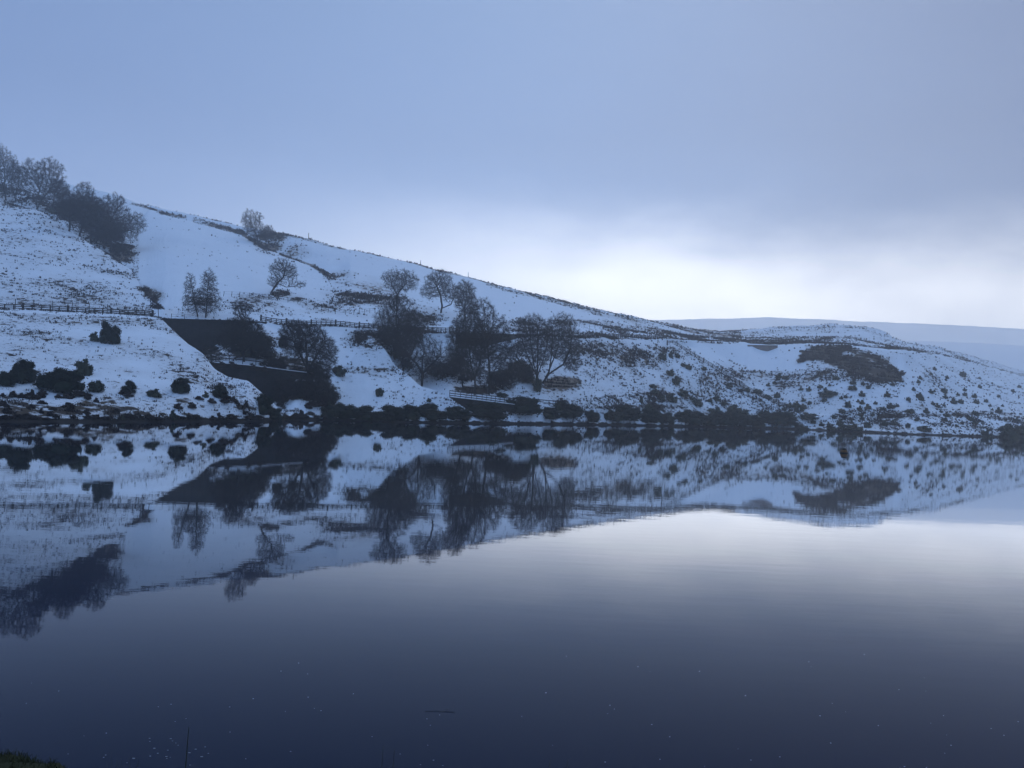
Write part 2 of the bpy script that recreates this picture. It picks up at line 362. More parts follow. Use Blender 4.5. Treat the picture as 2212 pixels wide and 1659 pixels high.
for i, u in enumerate(ukeys):
    d = K[u]; Ys = shoreY(u)
    tab[i, 0] = (Ys - 9, -1.6); tab[i, 1] = (Ys, 0.0); tab[i, 2] = (Ys + 0.9, 0.5)
    tab[i, 8] = Yz(u, bench_v(u), bench_Y(u)); tab[i, 9] = (tab[i, 8, 0] + 4.5, tab[i, 8, 1] + 0.15)
    tab[i, 16] = Yz(u, crest_v(u), crest_Y(u))
    tab[i, 17] = tab[i, 16] + (45, -9); tab[i, 18] = tab[i, 16] + (170, -34)
    for r in sorted(d):
        s = d[r]
        if s[0] == 'z': tab[i, r] = s[1:]
        elif s[0] == 'd':
            j = 4 if r < 8 else (10 if r < 13 else 13); tab[i, r] = tab[i, j] + np.array(s[1:])
        else: tab[i, r] = Yz(u, *s)
    if u > 360 and 10 not in d:
        nx = tab[i, 13] if 13 in d else tab[i, 16]
        for r_, f_ in ((10, .05), (11, .07), (12, .10)): tab[i, r_] = tab[i, 9] * (1 - f_) + nx * f_
    g = np.where(~np.isnan(tab[i, :, 0]))[0]
    for c in (0, 1): tab[i, :, c] = np.interp(np.arange(NR), g, tab[i, g, c])
us = np.concatenate([np.linspace(-700, -24, 90), np.arange(-20, 2236, 2.0), np.linspace(2240, 2900, 90)])
# interpolate bench / shore / crest on their own fine keys, everything else between the key columns
feat = np.zeros((len(us), NR, 2))
for r in range(NR):
    for c in (0, 1): feat[:, r, c] = np.interp(us, ukeys, tab[:, r, c])
for k, u in enumerate(us):
    Ys = shoreY(u); b0 = feat[k, 8].copy()
    feat[k, 0] = (Ys - 9, -1.6); feat[k, 1] = (Ys, 0); feat[k, 2] = (Ys + .9, .5)
    feat[k, 8] = Yz(u, bench_v(u), bench_Y(u)); feat[k, 9] = feat[k, 8] + (4.5, .15)
    if 1604 < u < 1692:                       # rounded hollow below the far brown wall
        wt = min(1, (u - 1604) / 14, (1692 - u) / 14); tt = min(1, max(0, (u - 1616) / 64)); yb = bench_Y(u) - 3.4
        q7 = np.array(Yz(u, bench_v(u) + 1.0 + 11.5 * math.sin(math.pi * tt) ** .8, yb)); feat[k, 7] = feat[k, 7] * (1 - wt) + q7 * wt
    c0 = feat[k, 16].copy(); feat[k, 16] = Yz(u, crest_v(u), crest_Y(u))
    feat[k, 17] += feat[k, 16] - c0; feat[k, 18] += feat[k, 16] - c0
rows = []
for s in range(NR - 1):
    n = SUB[s]
    for j in range(n): rows.append(s + j / n)
rows.append(NR - 1); rows = np.array(rows)
i0 = np.minimum(rows.astype(int), NR - 2); fr = (rows - i0)[None, :, None]
G = feat[:, i0] * (1 - fr) + feat[:, i0 + 1] * fr            # (U, R, 2)
ker = np.array([.1, .2, .4, .2, .1])
def smooth_axis(a, axis, k=1):
    for _ in range(k):
        p = np.concatenate([np.take(a, [0, 0], axis), a, np.take(a, [-1, -1], axis)], axis)
        a = sum(ker[j] * np.take(p, np.arange(j, j + a.shape[axis]), axis) for j in range(5))
    return a
G = smooth_axis(G, 0, 3)
base = G.copy(); G = smooth_axis(G, 1, 1)
up = rows > 9.0
Gs = smooth_axis(base, 1, 4)
G[:, up] = Gs[:, up]
dirs = np.array([np.array(ray(u, hv(u))) for u in us]); dirs = dirs[:, :2] / dirs[:, 1:2]
X = dirs[:, 0][:, None] * G[:, :, 0]; Y = G[:, :, 0]; Z = G[:, :, 1].copy()
amp = np.clip(Z / 3, 0.0, 1) * np.clip(Y / 230, .7, 2.2)
lump = fbm(X, Y, 14, 5) * .9 + fbm(X + 50, Y, 2.2, 2) * .22
Z = Z + lump * amp * .55
Z += np.clip(1 - np.abs(Z) / .8, 0, 1) * 0.0
nU, nRr = Z.shape
P = np.stack([X, Y, Z], -1).reshape(-1, 3)
pu, pv = project(P)
# ---- where vegetation pokes through the snow: (u, v, ru, rv, strength)
def seg_blob(pu, pv, a, b, wd):
    ax, ay = a; bx, by = b; dx, dy = bx - ax, by - ay
    t = np.clip(((pu - ax) * dx + (pv - ay) * dy) / (dx * dx + dy * dy), 0, 1)
    d = np.hypot(pu - ax - t * dx, pv - ay - t * dy); return np.clip(1.5 - d / wd, 0, 1)
rowid = np.tile(rows, nU)
crv = np.repeat([crest_v(u) for u in us], nRr); bnv = np.repeat([bench_v(u) for u in us], nRr)
S = np.full(len(P), .05)
def zone(mask, val): S[:] = np.where(mask, np.maximum(S, val), S)
zone((pu < 620) & (rowid < 4.2), .44)
zone((pu < 620) & (rowid < 3.05) & (rowid > 2.5), .5)
zone((pu < 330) & (rowid > 9) & (rowid < 10.05), .30)
zone((pu < 300) & (rowid > 10) & (rowid < 13), .35)
zone((pu > 620) & (pu < 1110) & (rowid < 4), .17)
zone((pu > 1110) & (pu < 1440) & (rowid < 8), .23)
zone((pu >= 1400) & (pu < 1760) & (rowid < 4), .32)
zone((pu > 1580) & (rowid > 5) & (rowid < 8) & (pv > 800), .40)
zone((pu >= 1740) & (rowid < 8), .33)
zone((pu > 1300) & (rowid > 9), .32)
zone((rowid > 7.82) & (rowid < 8.15) & (pu < 1440), .62)
zone((rowid > 8) & (rowid < 9), .1)
for k in range(2): pass
def blob(u, v, ru, rv, s): S[:] = np.maximum(S, s * np.clip(1.6 - 1.3 * np.hypot((pu - u) / ru, (pv - v) / rv), 0, 1))
for b in [(1040, 842, 66, 11, .8), (455, 768, 44, 22, .9), (530, 745, 70, 40, .75), (560, 775, 100, 22, .62), (640, 790, 70, 30, .6), (660, 846, 62, 24, 1.0), (590, 860, 40, 20, .85), (700, 858, 50, 26, .6),
          (620, 893, 30, 14, .8), (560, 655, 90, 22, .55), (620, 665, 190, 20, .42), (790, 642, 95, 42, .46), (735, 600, 40, 16, .5), (770, 655, 30, 8, .75),
          (800, 735, 60, 30, .55), (790, 800, 62, 9, .6), (900, 690, 60, 30, .5), (950, 800, 60, 40, .5), (1010, 790, 70, 50, .6), (1080, 800, 55, 40, .65),
          (1120, 800, 40, 28, .9), (1125, 700, 45, 14, .45), (1130, 850, 50, 14, .5), (1215, 828, 44, 17, 1.0), (1300, 755, 120, 24, .42), (1400, 770, 120, 40, .42),
          (1440, 850, 90, 9, .4), (1400, 880, 130, 7, .55), (1560, 820, 60, 40, .42), (267, 545, 34, 25, 1.0), (160, 452, 55, 22, .95), (225, 480, 50, 30, .6),
          (330, 640, 30, 18, .7), (308, 624, 16, 8, .95), (322, 636, 12, 7, 1), (334, 650, 10, 8, 1), (342, 662, 8, 6, 1), (30, 440, 45, 12, .7), (1250, 697, 90, 8, .4), (1320, 720, 80, 8, .3), (640, 648, 20, 8, .6), (605, 634, 26, 9, .9),
          (440, 650, 50, 16, .45), (585, 520, 40, 30, .7), (640, 545, 34, 20, .55), (150, 885, 60, 14, .75), (60, 853, 62, 9, .85), (185, 872, 30, 12, .8),
          (350, 862, 150, 9, .65), (540, 878, 60, 12, .65), (245, 858, 70, 7, .7), (1150, 712, 60, 6, .4), (700, 690, 20, 4, .6), (1010, 818, 25, 9, .8), (1950, 730, 90, 14, .35)]:
    blob(*b)
for a, b, wd, s in [((345, 460), (400, 470), 3.4, 1), ((420, 476), (522, 502), 4.5, 1), ((522, 504), (560, 530), 3.0, 1), ((604, 549), (680, 575), 2.2, .8),
                    ((676, 574), (715, 600), 4, .7), ((286, 440), (350, 457), 2.5, .8), ((1740, 746), (2010, 748), 2.0, .45), ((1420, 737), (1600, 742), 1.2, .5),
                    ((1590, 725), (1700, 740), 3, .5), ((1900, 900), (2212, 890), 5, .6), ((590, 862), (640, 900), 4, .9), ((720, 790), (830, 815), 4, .6)]:
    S = np.maximum(S, s * seg_blob(pu, pv, a, b, wd))
cr_d = pv - crv
zone((pu > 590) & (rowid > 15) & (cr_d < 6) & (rowid < 16.6), .40)
zone((pu > 300) & (pu < 1560) & (rowid > 15.8) & (rowid < 16.6), .40)
zone((pu > 1050) & (pu < 1450) & (rowid > 13) & (cr_d < 10 + (pu - 1050) * .02), .40)
zone((pu > 1400) & (pu < 1640) & (rowid > 12) & (cr_d < 22), .5)
zone((pu > 1600) & (pu < 1960) & (rowid > 10), .26)
poly = [(1726, 765), (1762, 746), (1845, 752), (1900, 770), (1930, 785), (1948, 806), (1950, 828), (1897, 822), (1837, 806), (1800, 792), (1770, 776), (1715, 783)]
def inpoly(pu, pv, poly):
    c = np.zeros(len(pu), bool); n = len(poly)
    for i in range(n):
        x1, y1 = poly[i]; x2, y2 = poly[(i + 1) % n]
        k = ((y1 > pv) != (y2 > pv)) & (pu < (x2 - x1) * (pv - y1) / (y2 - y1 + 1e-9) + x1); c ^= k
    return c
wob = fbm(X.ravel(), Y.ravel(), 6, 4)
inside = inpoly(pu + wob * 14, pv + wob * 9, poly) & (rowid > 5)
S = np.where((pu > 1940) & (rowid > 4.5), np.minimum(S, .2), S)
S = np.where((pu > 1600) & (rowid > 12), np.minimum(S, .24), S)
S = np.where(inside, .97, S)
big = fbm(X.ravel() + 300, Y.ravel(), 9, 4)
S = np.where((pu < 620) & (rowid > 3.1) & (rowid < 4.2) & (S < .5), S * .9, S)
big2 = fbm(X.ravel() - 90, Y.ravel() + 40, 34, 3)
S = np.clip(S * (1 + big * 1.2 + big2 * .5), 0, 1)
S = np.where((pu < 600) & (rowid > 3.15) & (rowid < 4.6), np.minimum(S, .50), S)
B = np.zeros(len(P))
for (u, v, ru, rv, s) in [(1215, 828, 44, 17, 1), (267, 555, 25, 22, .4), (1400, 780, 120, 40, .5), (1560, 830, 60, 40, .4), (790, 642, 110, 50, .9), (140, 690, 60, 16, .4)]:
    B = np.maximum(B, s * np.clip(1.6 - 1.3 * np.hypot((pu - u) / ru, (pv - v) / rv), 0, 1))
B = np.where((rowid > 15) & (cr_d < 30) & (pu > 300), .8, B)
B = np.where((rowid > 13) & (pu > 330) & (pu < 720), .8, B)  # paler scrub tone stands in for haze over the far hedgerow lines
B = np.where((rowid > 8.5) & (pu > 1400), .7, B)
idx = np.arange(nU * nRr).reshape(nU, nRr)
quads = np.stack([idx[:-1, :-1], idx[1:, :-1], idx[1:, 1:], idx[:-1, 1:]], -1).reshape(-1, 4)
# ground near the wall feet is darkened through the scrub attribute
me = build_mesh('hillside', P, [quads], [groundm], True)
for nm, arr in (('scrub', S), ('bracken', B)):
    a = me.attributes.new(nm, 'FLOAT', 'POINT'); a.data.foreach_set('value', arr.astype(np.float32))
tag(obj('hillside', me), 'snow covered moorland bank rising steeply from the reservoir shore', kind='structure')
bvh = BVHTree.FromPolygons([tuple(p) for p in P], [tuple(q) for q in quads.tolist()])
def hit(u, v):
    d = ray(u, v).normalized(); h = bvh.ray_cast(CAM, d, 3000)
    if h[0] is None:
        for k in range(1, 40):
            h = bvh.ray_cast(CAM, ray(u, v + k).normalized(), 3000)
            if h[0] is not None: break
    return h[0]
def drop(x, y):
    h = bvh.ray_cast(Vector((x, y, 400)), Vector((0, 0, -1)), 800)
    return h[0].z if h[0] is not None else 0.0

# far moor ridges beyond the valley
def ridge(name, vline, Y0, seed, label, back=130, zlow=5, zamp=3):
    uu = np.arange(1050, 3100, 10.0); R = 30
    V = []; 
    for u in uu:
        top = at(u, vline(u), Y0).z
        for j in range(R + 6):
            t = j / R
            yy = Y0 - 260 * (1 - t); zz = zlow + (top - zlow) * (t * t * (3 - 2 * t)) if t <= 1 else top - (t - 1) * 60
            dd = ray(u, hv(u)); V.append((dd.x / dd.y * yy, yy, zz))
    V = np.array(V); V[:, 2] += fbm(V[:, 0] + seed, V[:, 1], 60, 4) * zamp
    n, m = len(uu), R + 6; ix = np.arange(n * m).reshape(n, m)
    q = np.stack([ix[:-1, :-1], ix[1:, :-1], ix[1:, 1:], ix[:-1, 1:]], -1).reshape(-1, 4)
    me = build_mesh(name, V, [q], [groundm], True)
    s = np.clip(.04 + fbm(V[:, 0], V[:, 1] + seed, 60, 4) * .35, 0, 1)
    a = me.attributes.new('scrub', 'FLOAT', 'POINT'); a.data.foreach_set('value', s.astype(np.float32))
    a = me.attributes.new('bracken', 'FLOAT', 'POINT'); a.data.foreach_set('value', (s * 0 + .6).astype(np.float32))
    tag(obj(name, me), label, kind='structure')
ridge('far_moor', pl((1050, 690), (1400, 692), (1637, 685), (1922, 696), (2177, 708), (2500, 724), (3100, 760)), 2600, 3, 'distant snowy moor fading into mist')
ridge('middle_moor', pl((1050, 760), (1800, 745), (1950, 735), (2100, 740), (2212, 748), (2500, 768), (3100, 810)), 1500, 11, 'snowy moor slope in mist behind the right hill', zamp=1.5)

# ------------------------------------------------------------------ water
def water_mat():
    m = bpy.data.materials.new('still water'); m.use_nodes = True; t = m.node_tree
    t.nodes.remove(t.nodes['Principled BSDF']); A = lambda n: t.nodes.new(n); K_ = t.links.new
    dif = A('ShaderNodeBsdfDiffuse'); dif.inputs['Color'].default_value = (0.001, 0.007, 0.028, 1)
    gl = A('ShaderNodeBsdfGlossy'); gl.inputs['Roughness'].default_value = .014; gl.inputs['Color'].default_value = (1, 1, 1, 1)
    fr = A('ShaderNodeFresnel'); fr.inputs['IOR'].default_value = 1.333
    pw_ = A('ShaderNodeMath'); pw_.operation = 'POWER'; K_(fr.outputs[0], pw_.inputs[0]); pw_.inputs[1].default_value = 2.0      # reflection weakened beyond Fresnel at steep view angles, keeping near water dark
    ml = A('ShaderNodeMath'); ml.operation = 'MULTIPLY'; K_(pw_.outputs[0], ml.inputs[0]); ml.inputs[1].default_value = 3.2
    mn = A('ShaderNodeMath'); mn.operation = 'MINIMUM'; K_(ml.outputs[0], mn.inputs[0]); mn.inputs[1].default_value = .9
    ms = A('ShaderNodeMixShader'); K_(mn.outputs[0], ms.inputs[0]); K_(dif.outputs[0], ms.inputs[1]); K_(gl.outputs[0], ms.inputs[2])
    K_(ms.outputs[0], t.nodes['Material Output'].inputs['Surface'])
    g = A('ShaderNodeTexCoord')
    mp = A('ShaderNodeMapping'); mp.inputs['Scale'].default_value = (.35, 1.0, 1); K_(g.outputs['Object'], mp.inputs[0])
    n = A('ShaderNodeTexNoise'); n.inputs['Scale'].default_value = 1.3; n.inputs['Detail'].default_value = 4; n.inputs['Roughness'].default_value = .55
    K_(mp.outputs[0], n.inputs['Vector'])
    n2 = A('ShaderNodeTexNoise'); n2.inputs['Scale'].default_value = .03; n2.inputs['Detail'].default_value = 2; K_(g.outputs['Object'], n2.inputs['Vector'])
    mr = A('ShaderNodeMapRange'); K_(n2.outputs[0], mr.inputs[0]); mr.inputs[1].default_value = .35; mr.inputs[2].default_value = .7; mr.inputs[3].default_value = .25; mr.inputs[4].default_value = 1
    mu = A('ShaderNodeMath'); mu.operation = 'MULTIPLY'; K_(n.outputs[0], mu.inputs[0]); K_(mr.outputs[0], mu.inputs[1])
    bp = A('ShaderNodeBump'); bp.inputs['Strength'].default_value = 1.0; bp.inputs['Distance'].default_value = 0.0024
    K_(mu.outputs[0], bp.inputs['Height']); K_(bp.outputs[0], gl.inputs['Normal']); K_(bp.outputs[0], fr.inputs['Normal'])
    return m
me = build_mesh('water', [(-900, -150, 0), (900, -150, 0), (900, 1100, 0), (-900, 1100, 0)], [[(0, 1, 2, 3)]], [water_mat()])
tag(obj('water', me), 'still dark reservoir water mirroring hill and sky', kind='structure')

# ------------------------------------------------------------------ near bank under the camera
HUM = []
for (u_, v_, hr) in ((-40, 1640, .34), (40, 1646, .16), (104, 1654, .10)):
    q_ = at(u_, v_, 4.0); HUM.append((q_.x, 4.0, hr, q_.z - 1.65))
def nbz(x, y):
    prof = np.interp(y, [-120, -20, 0.8, 2.0, 4, 6.5, 9, 14], [6, 3.2, 2.4, 2.25, 1.65, .8, -.15, -1.5])
    z = prof + .09 * fbm(x, y, 1.2, 3)
    for (hx, hy, hr, hh) in HUM:
        z = np.maximum(z, 1.65 + hh - .55 * hr * (((x - hx) / hr) ** 2 + ((y - hy) / hr) ** 2) + .05 * fbm(x, y, .15, 3))
    return z
xs = np.concatenate([np.linspace(-900, -9, 40), np.linspace(-8, 8, 200), np.linspace(9, 900, 40)])
ys = np.concatenate([np.linspace(-120, -1, 20), np.linspace(-.8, 10, 130), np.linspace(10.5, 14, 5)])
GX, GY = np.meshgrid(xs, ys, indexing='ij')
GZ = nbz(GX, GY)
V = np.stack([GX, GY, GZ], -1).reshape(-1, 3); ix = np.arange(len(V)).reshape(GX.shape)
turf = mat('turf', (0.018, 0.022, 0.010), .95, 3, .4, .1, (0.04, 0.042, 0.02))
me = build_mesh('ground', V, [np.stack([ix[:-1, :-1], ix[1:, :-1], ix[1:, 1:], ix[:-1, 1:]], -1).reshape(-1, 4)], [turf], True)
tag(obj('ground', me), 'dark grassy near bank at the foot of the picture', kind='structure')
rng = np.random.RandomState(11)
def blades(pts, hmin, hmax, wd, lean, rng, segs=2):
    pts = np.asarray(pts, float); n = len(pts)
    h = rng.uniform(hmin, hmax, n); a = rng.uniform(0, 2 * math.pi, n)
    ln = rng.uniform(0.1, lean, n); b = rng.uniform(0, 2 * math.pi, n)
    side = np.stack([np.cos(a), np.sin(a), 0 * a], -1) * wd / 2
    dr = np.stack([np.cos(b) * ln, np.sin(b) * ln, 0 * b], -1) * h[:, None]
    upv = np.stack([0 * h, 0 * h, h], -1)
    v = np.stack([pts - side, pts + side, pts + upv * .6 + dr * .4 + side * .6, pts + upv * .6 + dr * .4 - side * .6, pts + upv + dr], 1)
    o = np.arange(n)[:, None] * 5
    return v.reshape(-1, 3), o + np.array([[0, 1, 2, 3]]), o + np.array([[3, 2, 4]])
px = rng.normal(HUM[0][0] + .02, .26, 2600); py = rng.normal(4.0, .2, 2600)
px = np.concatenate([px, rng.uniform(-5, 5, 2500)]); py = np.concatenate([py, rng.uniform(2.2, 7.5, 2500)])
short = np.arange(len(px)) < 2600
pts = np.stack([px, py, nbz(px, py) - .02], -1)
v, q, t3 = blades(pts, .02, .05, .006, .9, rng)
tag(obj('grass', build_mesh('grass', v, [q, t3], [drygrass])), 'short dark grass tufts on the near bank', 'grass', kind='stuff')
# upright rush clump and single stalks rising from the near bank
def stalk(name, u0, vt, Yd, label, group=None, rad=.0055, head=False, bend=.05):
    top = at(u0, vt, Yd); zb = float(nbz(np.array([top.x]), np.array([top.y]))[0]) - .05
    root = empty(name, (top.x, top.y, zb)); hgt = top.z - zb
    mb = MB(); n = 14; k = 6; rr = random.Random(int(u0))
    for i in range(n + 1):
        t = i / n; r = rad * (1 - .75 * t); ox = bend * math.sin(t * 5 + rr.random() * .3) * (1 - t) * .6
        ring = [(ox + r * math.cos(j * 2 * math.pi / k), r * math.sin(j * 2 * math.pi / k), t * hgt) for j in range(k)]
        mb.add(ring, [(j - k, (j + 1) % k - k, (j + 1) % k, j) for j in range(k)] if i else None)
    obj('stem', mb.mesh('stem', [drygrass]), root)
    if head:
        kk = 7; prof = [(.002, -.02), (.009, 0), (.006, .03), (.011, .06), (.006, .10), (.009, .13), (.001, .17)]
        hv_ = [(r_ * math.cos(j * 2 * math.pi / kk), r_ * math.sin(j * 2 * math.pi / kk), hgt - .16 + z_) for r_, z_ in prof for j in range(kk)]
        hb = MB(); hb.add(hv_, [(i * kk + j, i * kk + (j + 1) % kk, (i + 1) * kk + (j + 1) % kk, (i + 1) * kk + j) for i in range(6) for j in range(kk)])
        obj('seed_head', hb.mesh('seed_head', [drygrass]), root)
    tag(root, label, 'plant', group)
stalk('dead_stalk', 408, 1571, 4.0, 'tall thin dead stalk standing alone against the dark water at the bottom', bend=.06)
stalk('dead_stalk', 828, 1612, 4.0, 'short thin dead stalk, left one of the pair at bottom centre', rad=.003)
stalk('dead_stalk', 852, 1618, 4.05, 'short thin dead stalk, right one of the pair at bottom centre', rad=.003)
stalk('dead_stalk', 1188, 1642, 4.0, 'barely showing thin stalk tip, left one of two right of bottom centre', rad=.003)
stalk('dead_stalk', 1227, 1640, 4.05, 'barely showing thin stalk tip, right one of two right of bottom centre', rad=.003)
rc = at(266, 1662, 4.0); zb = float(nbz(np.array([rc.x]), np.array([rc.y]))[0])
root = empty('rush_clump', (rc.x, rc.y, zb)); ht = at(266, 1632, 4.0).z - zb
pp = np.stack([rng.normal(0, .03, 46), rng.normal(0, .05, 46), np.zeros(46)], -1)
v, q, t3 = blades(pp, ht * .75, ht * 1.02, .007, .07, rng)
obj('blades', build_mesh('blades', v, [q, t3], [drygrass]), root)
tag(root, 'upright clump of dark rushes poking up at the bottom edge', 'plant')

# floating flecks of ice, a twig, a mooring buoy
def disc(mb, c, r, k=6, h=.004, sq=1.0):
    ring = [(c[0] + r * math.cos(j * 2 * math.pi / k), c[1] + r * sq * math.sin(j * 2 * math.pi / k), c[2]) for j in range(k)]
    mb.add(ring + [(c[0], c[1], c[2] + h)], t=[(j, (j + 1) % k, k) for j in range(k)])
mb = MB(); rr = random.Random(3)
for i in range(80):
    u = rr.uniform(-60, 2280); v_ = 1400 + 262 * rr.random() ** .6
    d = ray(u, v_); p = CAM + d * (H / -d.z)
    disc(mb, (p.x, p.y, .003), rr.uniform(.003, .012), 6, .004, rr.uniform(.4, 1))
for i in range(20):
    u = rr.gauss(360, 60); v_ = rr.uniform(1590, 1655); d = ray(u, v_); p = CAM + d * (H / -d.z)
    disc(mb, (p.x, p.y, .003), rr.uniform(.006, .018), 6, .004, .6)
tag(obj('ice_flecks', mb.mesh('ice_flecks', [icem])), 'tiny pale flecks of ice floating on the dark water', 'ice', kind='stuff')
d = ray(918, 1537); p0 = CAM + d * (H / -d.z); d = ray(982, 1539); p1 = CAM + d * (H / -d.z)
mid = (p0 + p1) / 2
mb = MB(); a0 = p0 - mid; a1 = p1 - mid
mb.beam((a0.x, a0.y, .004), (0, .02, .006), .004, .003); mb.beam((0, .02, .006), (a1.x, a1.y, .004), .003, .003); mb.beam((.05, .02, .006), (.11, .07, .02), .003, .003)
o = obj('floating_twig', mb.mesh('floating_twig', [bark])); o.location = mid; o.location.z = 0
tag(o, 'thin bare twig floating flat on the dark water', 'twig')
d = ray(1823, 979); p = CAM + d * (H / -d.z)
root = empty('mooring_buoy', (p.x, p.y, 0))
def lathe(prof, k=20):
    mb = MB(); V = []; Q = []
    for i, (r, z) in enumerate(prof):
        for j in range(k): V.append((r * math.cos(j * 2 * math.pi / k), r * math.sin(j * 2 * math.pi / k), z))
    for i in range(len(prof) - 1):
        for j in range(k): Q.append((i * k + j, i * k + (j + 1) % k, (i + 1) * k + (j + 1) % k, (i + 1) * k + j))
    mb.add(V, Q); return mb
buoym = mat('rusty orange float', (.11, .05, .02), .7, 4, .2, .2, (.16, .085, .03)); darkm = mat('black rubber', (.015, .014, .016), .7)
obj('float', lathe([(.01, -.2), (.30, -.15), (.40, .04), (.41, .12), (.36, .34), (.25, .42), (.01, .43)]).mesh('float', [buoym], True), root)
obj('band', lathe([(.41, -.02), (.45, 0), (.45, .09), (.41, .11)]).mesh('band', [darkm], True), root)
obj('cap', lathe([(.27, .40), (.30, .44), (.29, .52), (.12, .56), (.01, .56)]).mesh('cap', [darkm], True), root)
tag(root, 'small dark orange-brown mooring buoy floating on the reservoir', 'buoy')

# ------------------------------------------------------------------ walls
def wall(name, label, line, m, th=.9, cope=True, copem=None, group=None):
    """line: list of (x, y, ztop, zbottom)"""
    c = np.mean([(a[0], a[1]) for a in line], 0); zb = min(a[3] for a in line)
    root = empty(name, (c[0], c[1], zb)); mb = MB(); cp = MB()
    for (x0, y0, t0, b0), (x1, y1, t1, b1) in zip(line[:-1], line[1:]):
        p = [(x0, y0, b0), (x1, y1, b1), (x1, y1, t1), (x0, y0, t0)]
        f = [(x - c[0], y - c[1], z - zb) for x, y, z in p]; k = [(x, y + th, z) for x, y, z in f]
        mb.add(f + k, [(0, 1, 2, 3), (5, 4, 7, 6), (3, 2, 6, 7), (1, 0, 4, 5)])
        t = [(x0, y0, t0), (x1, y1, t1)]
        v = []
        for x, y, z in t:
            for dy, dz in ((-.06, .003), (th + .1, .003), (th + .1, .15), (-.06, .15)): v.append((x - c[0], y - c[1] + dy, z - zb + dz))
        cp.add(v, [(0, 1, 5, 4), (1, 2, 6, 5), (2, 3, 7, 6), (3, 0, 4, 7)])
    x0, y0, t0, b0 = line[0]; x1, y1, t1, b1 = line[-1]
    for x, y, t, b in (line[0], line[-1]):
        mb.add([(x - c[0], y - c[1], b - zb), (x - c[0], y - c[1] + th, b - zb), (x - c[0], y - c[1] + th, t - zb), (x - c[0], y - c[1], t - zb)], [(0, 1, 2, 3)])
        mb.q[-1] = mb.q[-1]
    obj('masonry', mb.mesh('masonry', [m]), root)
    if cope: obj('coping', cp.mesh('coping', [copem or m]), root)
    return tag(root, label, 'wall', group)
def wl(u0, u1, n, vt, Yf, zb):
    out = []
    for i in range(n + 1):
        u = u0 + (u1 - u0) * i / n; p = at(u, vt(u), Yf(u)); out.append((p.x, p.y, p.z - .22, zb(u)))
    return out
wall('retaining_wall', 'tall dark stone wall closing the upper gully beside the birches',
     wl(351, 575, 14, pl((351, 686.5), (490, 690.5), (575, 694)), lambda u: bench_Y(u) - 1.6, lambda u: 5.0), stone)
wall('retaining_wall', 'low dark stone wall with snowy top, lower down the same gully',
     wl(430, 676, 14, pl((430, 778), (441, 779), (541, 787), (624, 798), (690, 806)), pl((430, 165.8), (690, 177)), lambda u: -.5), stone, copem=snowc)
wall('retaining_wall', 'mossy stone wall behind the bare trees in the second gully',
     wl(985, 1180, 12, pl((985, 717), (1098, 721), (1180, 724)), lambda u: bench_Y(u) - 1.8, lambda u: 8), moss)
wall('bridge_wall', 'dark stone abutment wall under the longer footbridge railing',
     wl(972, 1112, 8, pl((972, 855), (1112, 872)), pl((972, 190.0), (1060, 192.2), (1112, 197.2)), lambda u: -.5), stone, copem=snowc)
wall('culvert_wall', 'small dark stone culvert wall under the shorter railing',
     wl(1180, 1232, 4, pl((1180, 879), (1232, 881)), lambda u: hit(u, 882).y - .5, lambda u: .2), stone, th=.5)
wall('valley_wall', 'far brown stone wall across the head of the side valley',
     wl(1616, 1680, 8, pl((1616, 744.5), (1680, 745.5)), lambda u: bench_Y(u) - 4.0, lambda u: at(u, 762, bench_Y(u) - 4.0).z), redst)

# ------------------------------------------------------------------ fences
post_mesh = {}
def fence(name, label, pts, spacing, hgt, rails, cat='fence', group=None, pw=.17, wire=False, big=0, m=wood, part='rail', tilt=.02):
    P3 = [Vector(p) for p in pts]; c = P3[len(P3) // 2]; root = empty(name, c)
    seg = [(P3[i + 1] - P3[i]).length for i in range(len(P3) - 1)]; tot = sum(seg); n = min(99, max(1, round(tot / spacing)))
    def along(s):
        for i, l in enumerate(seg):
            if s <= l or i == len(seg) - 1: return P3[i].lerp(P3[i + 1], min(1, s / l))
            s -= l
    ps = [along(tot * i / n) for i in range(n + 1)]
    rr = random.Random(int(abs(c.x) * 10) + n); key = (hgt, pw)
    if key not in post_mesh:
        mb = MB(); mb.box((0, 0, hgt / 2 - .15), (pw, pw, hgt + .3)); mb.add([(-pw/2, -pw/2, hgt + .001), (pw/2, -pw/2, hgt + .001), (pw/2, pw/2, hgt + .001), (-pw/2, pw/2, hgt + .001), (0, 0, hgt + .03)], t=[(0, 1, 4), (1, 2, 4), (2, 3, 4), (3, 0, 4)])
        post_mesh[key] = mb.mesh('post', [m])
    for i, p in enumerate(ps):
        o = obj('post', post_mesh[key], root); o.location = p - c
        o.rotation_euler = (rr.uniform(-tilt, tilt), rr.uniform(-tilt, tilt), rr.uniform(-.1, .1))
        if big and i % big == 0: o.scale = (1.8, 1.8, 1.25)
    for h_ in rails:
        mb = MB()
        for a, b in zip(ps[:-1], ps[1:]):
            a = a - c; b = b - c; off = -pw / 2 - .025
            s = .03 if wire else .06; ht = .03 if wire else .17
            mb.beam((a.x, a.y + off, a.z + h_ + rr.uniform(-.02, .02)), (b.x, b.y + off, b.z + h_ + rr.uniform(-.02, .02)), s, ht)
        obj('wire' if wire else part, mb.mesh(part, [m]), root)
    return tag(root, label, cat, group)
def bench_pts(u0, u1, n, dy=.6):
    out = []
    for i in range(n + 1):
        u = u0 + (u1 - u0) * i / n; d = ray(u, hv(u)); yy = bench_Y(u) + dy; x = d.x / d.y * yy; out.append((x, yy, drop(x, yy)))
    return out
fence('post_and_rail_fence', 'post and rail fence along the track above the left bank', bench_pts(-60, 322, 24), 1.6, 1.05, (.3, .65, .98), big=5)
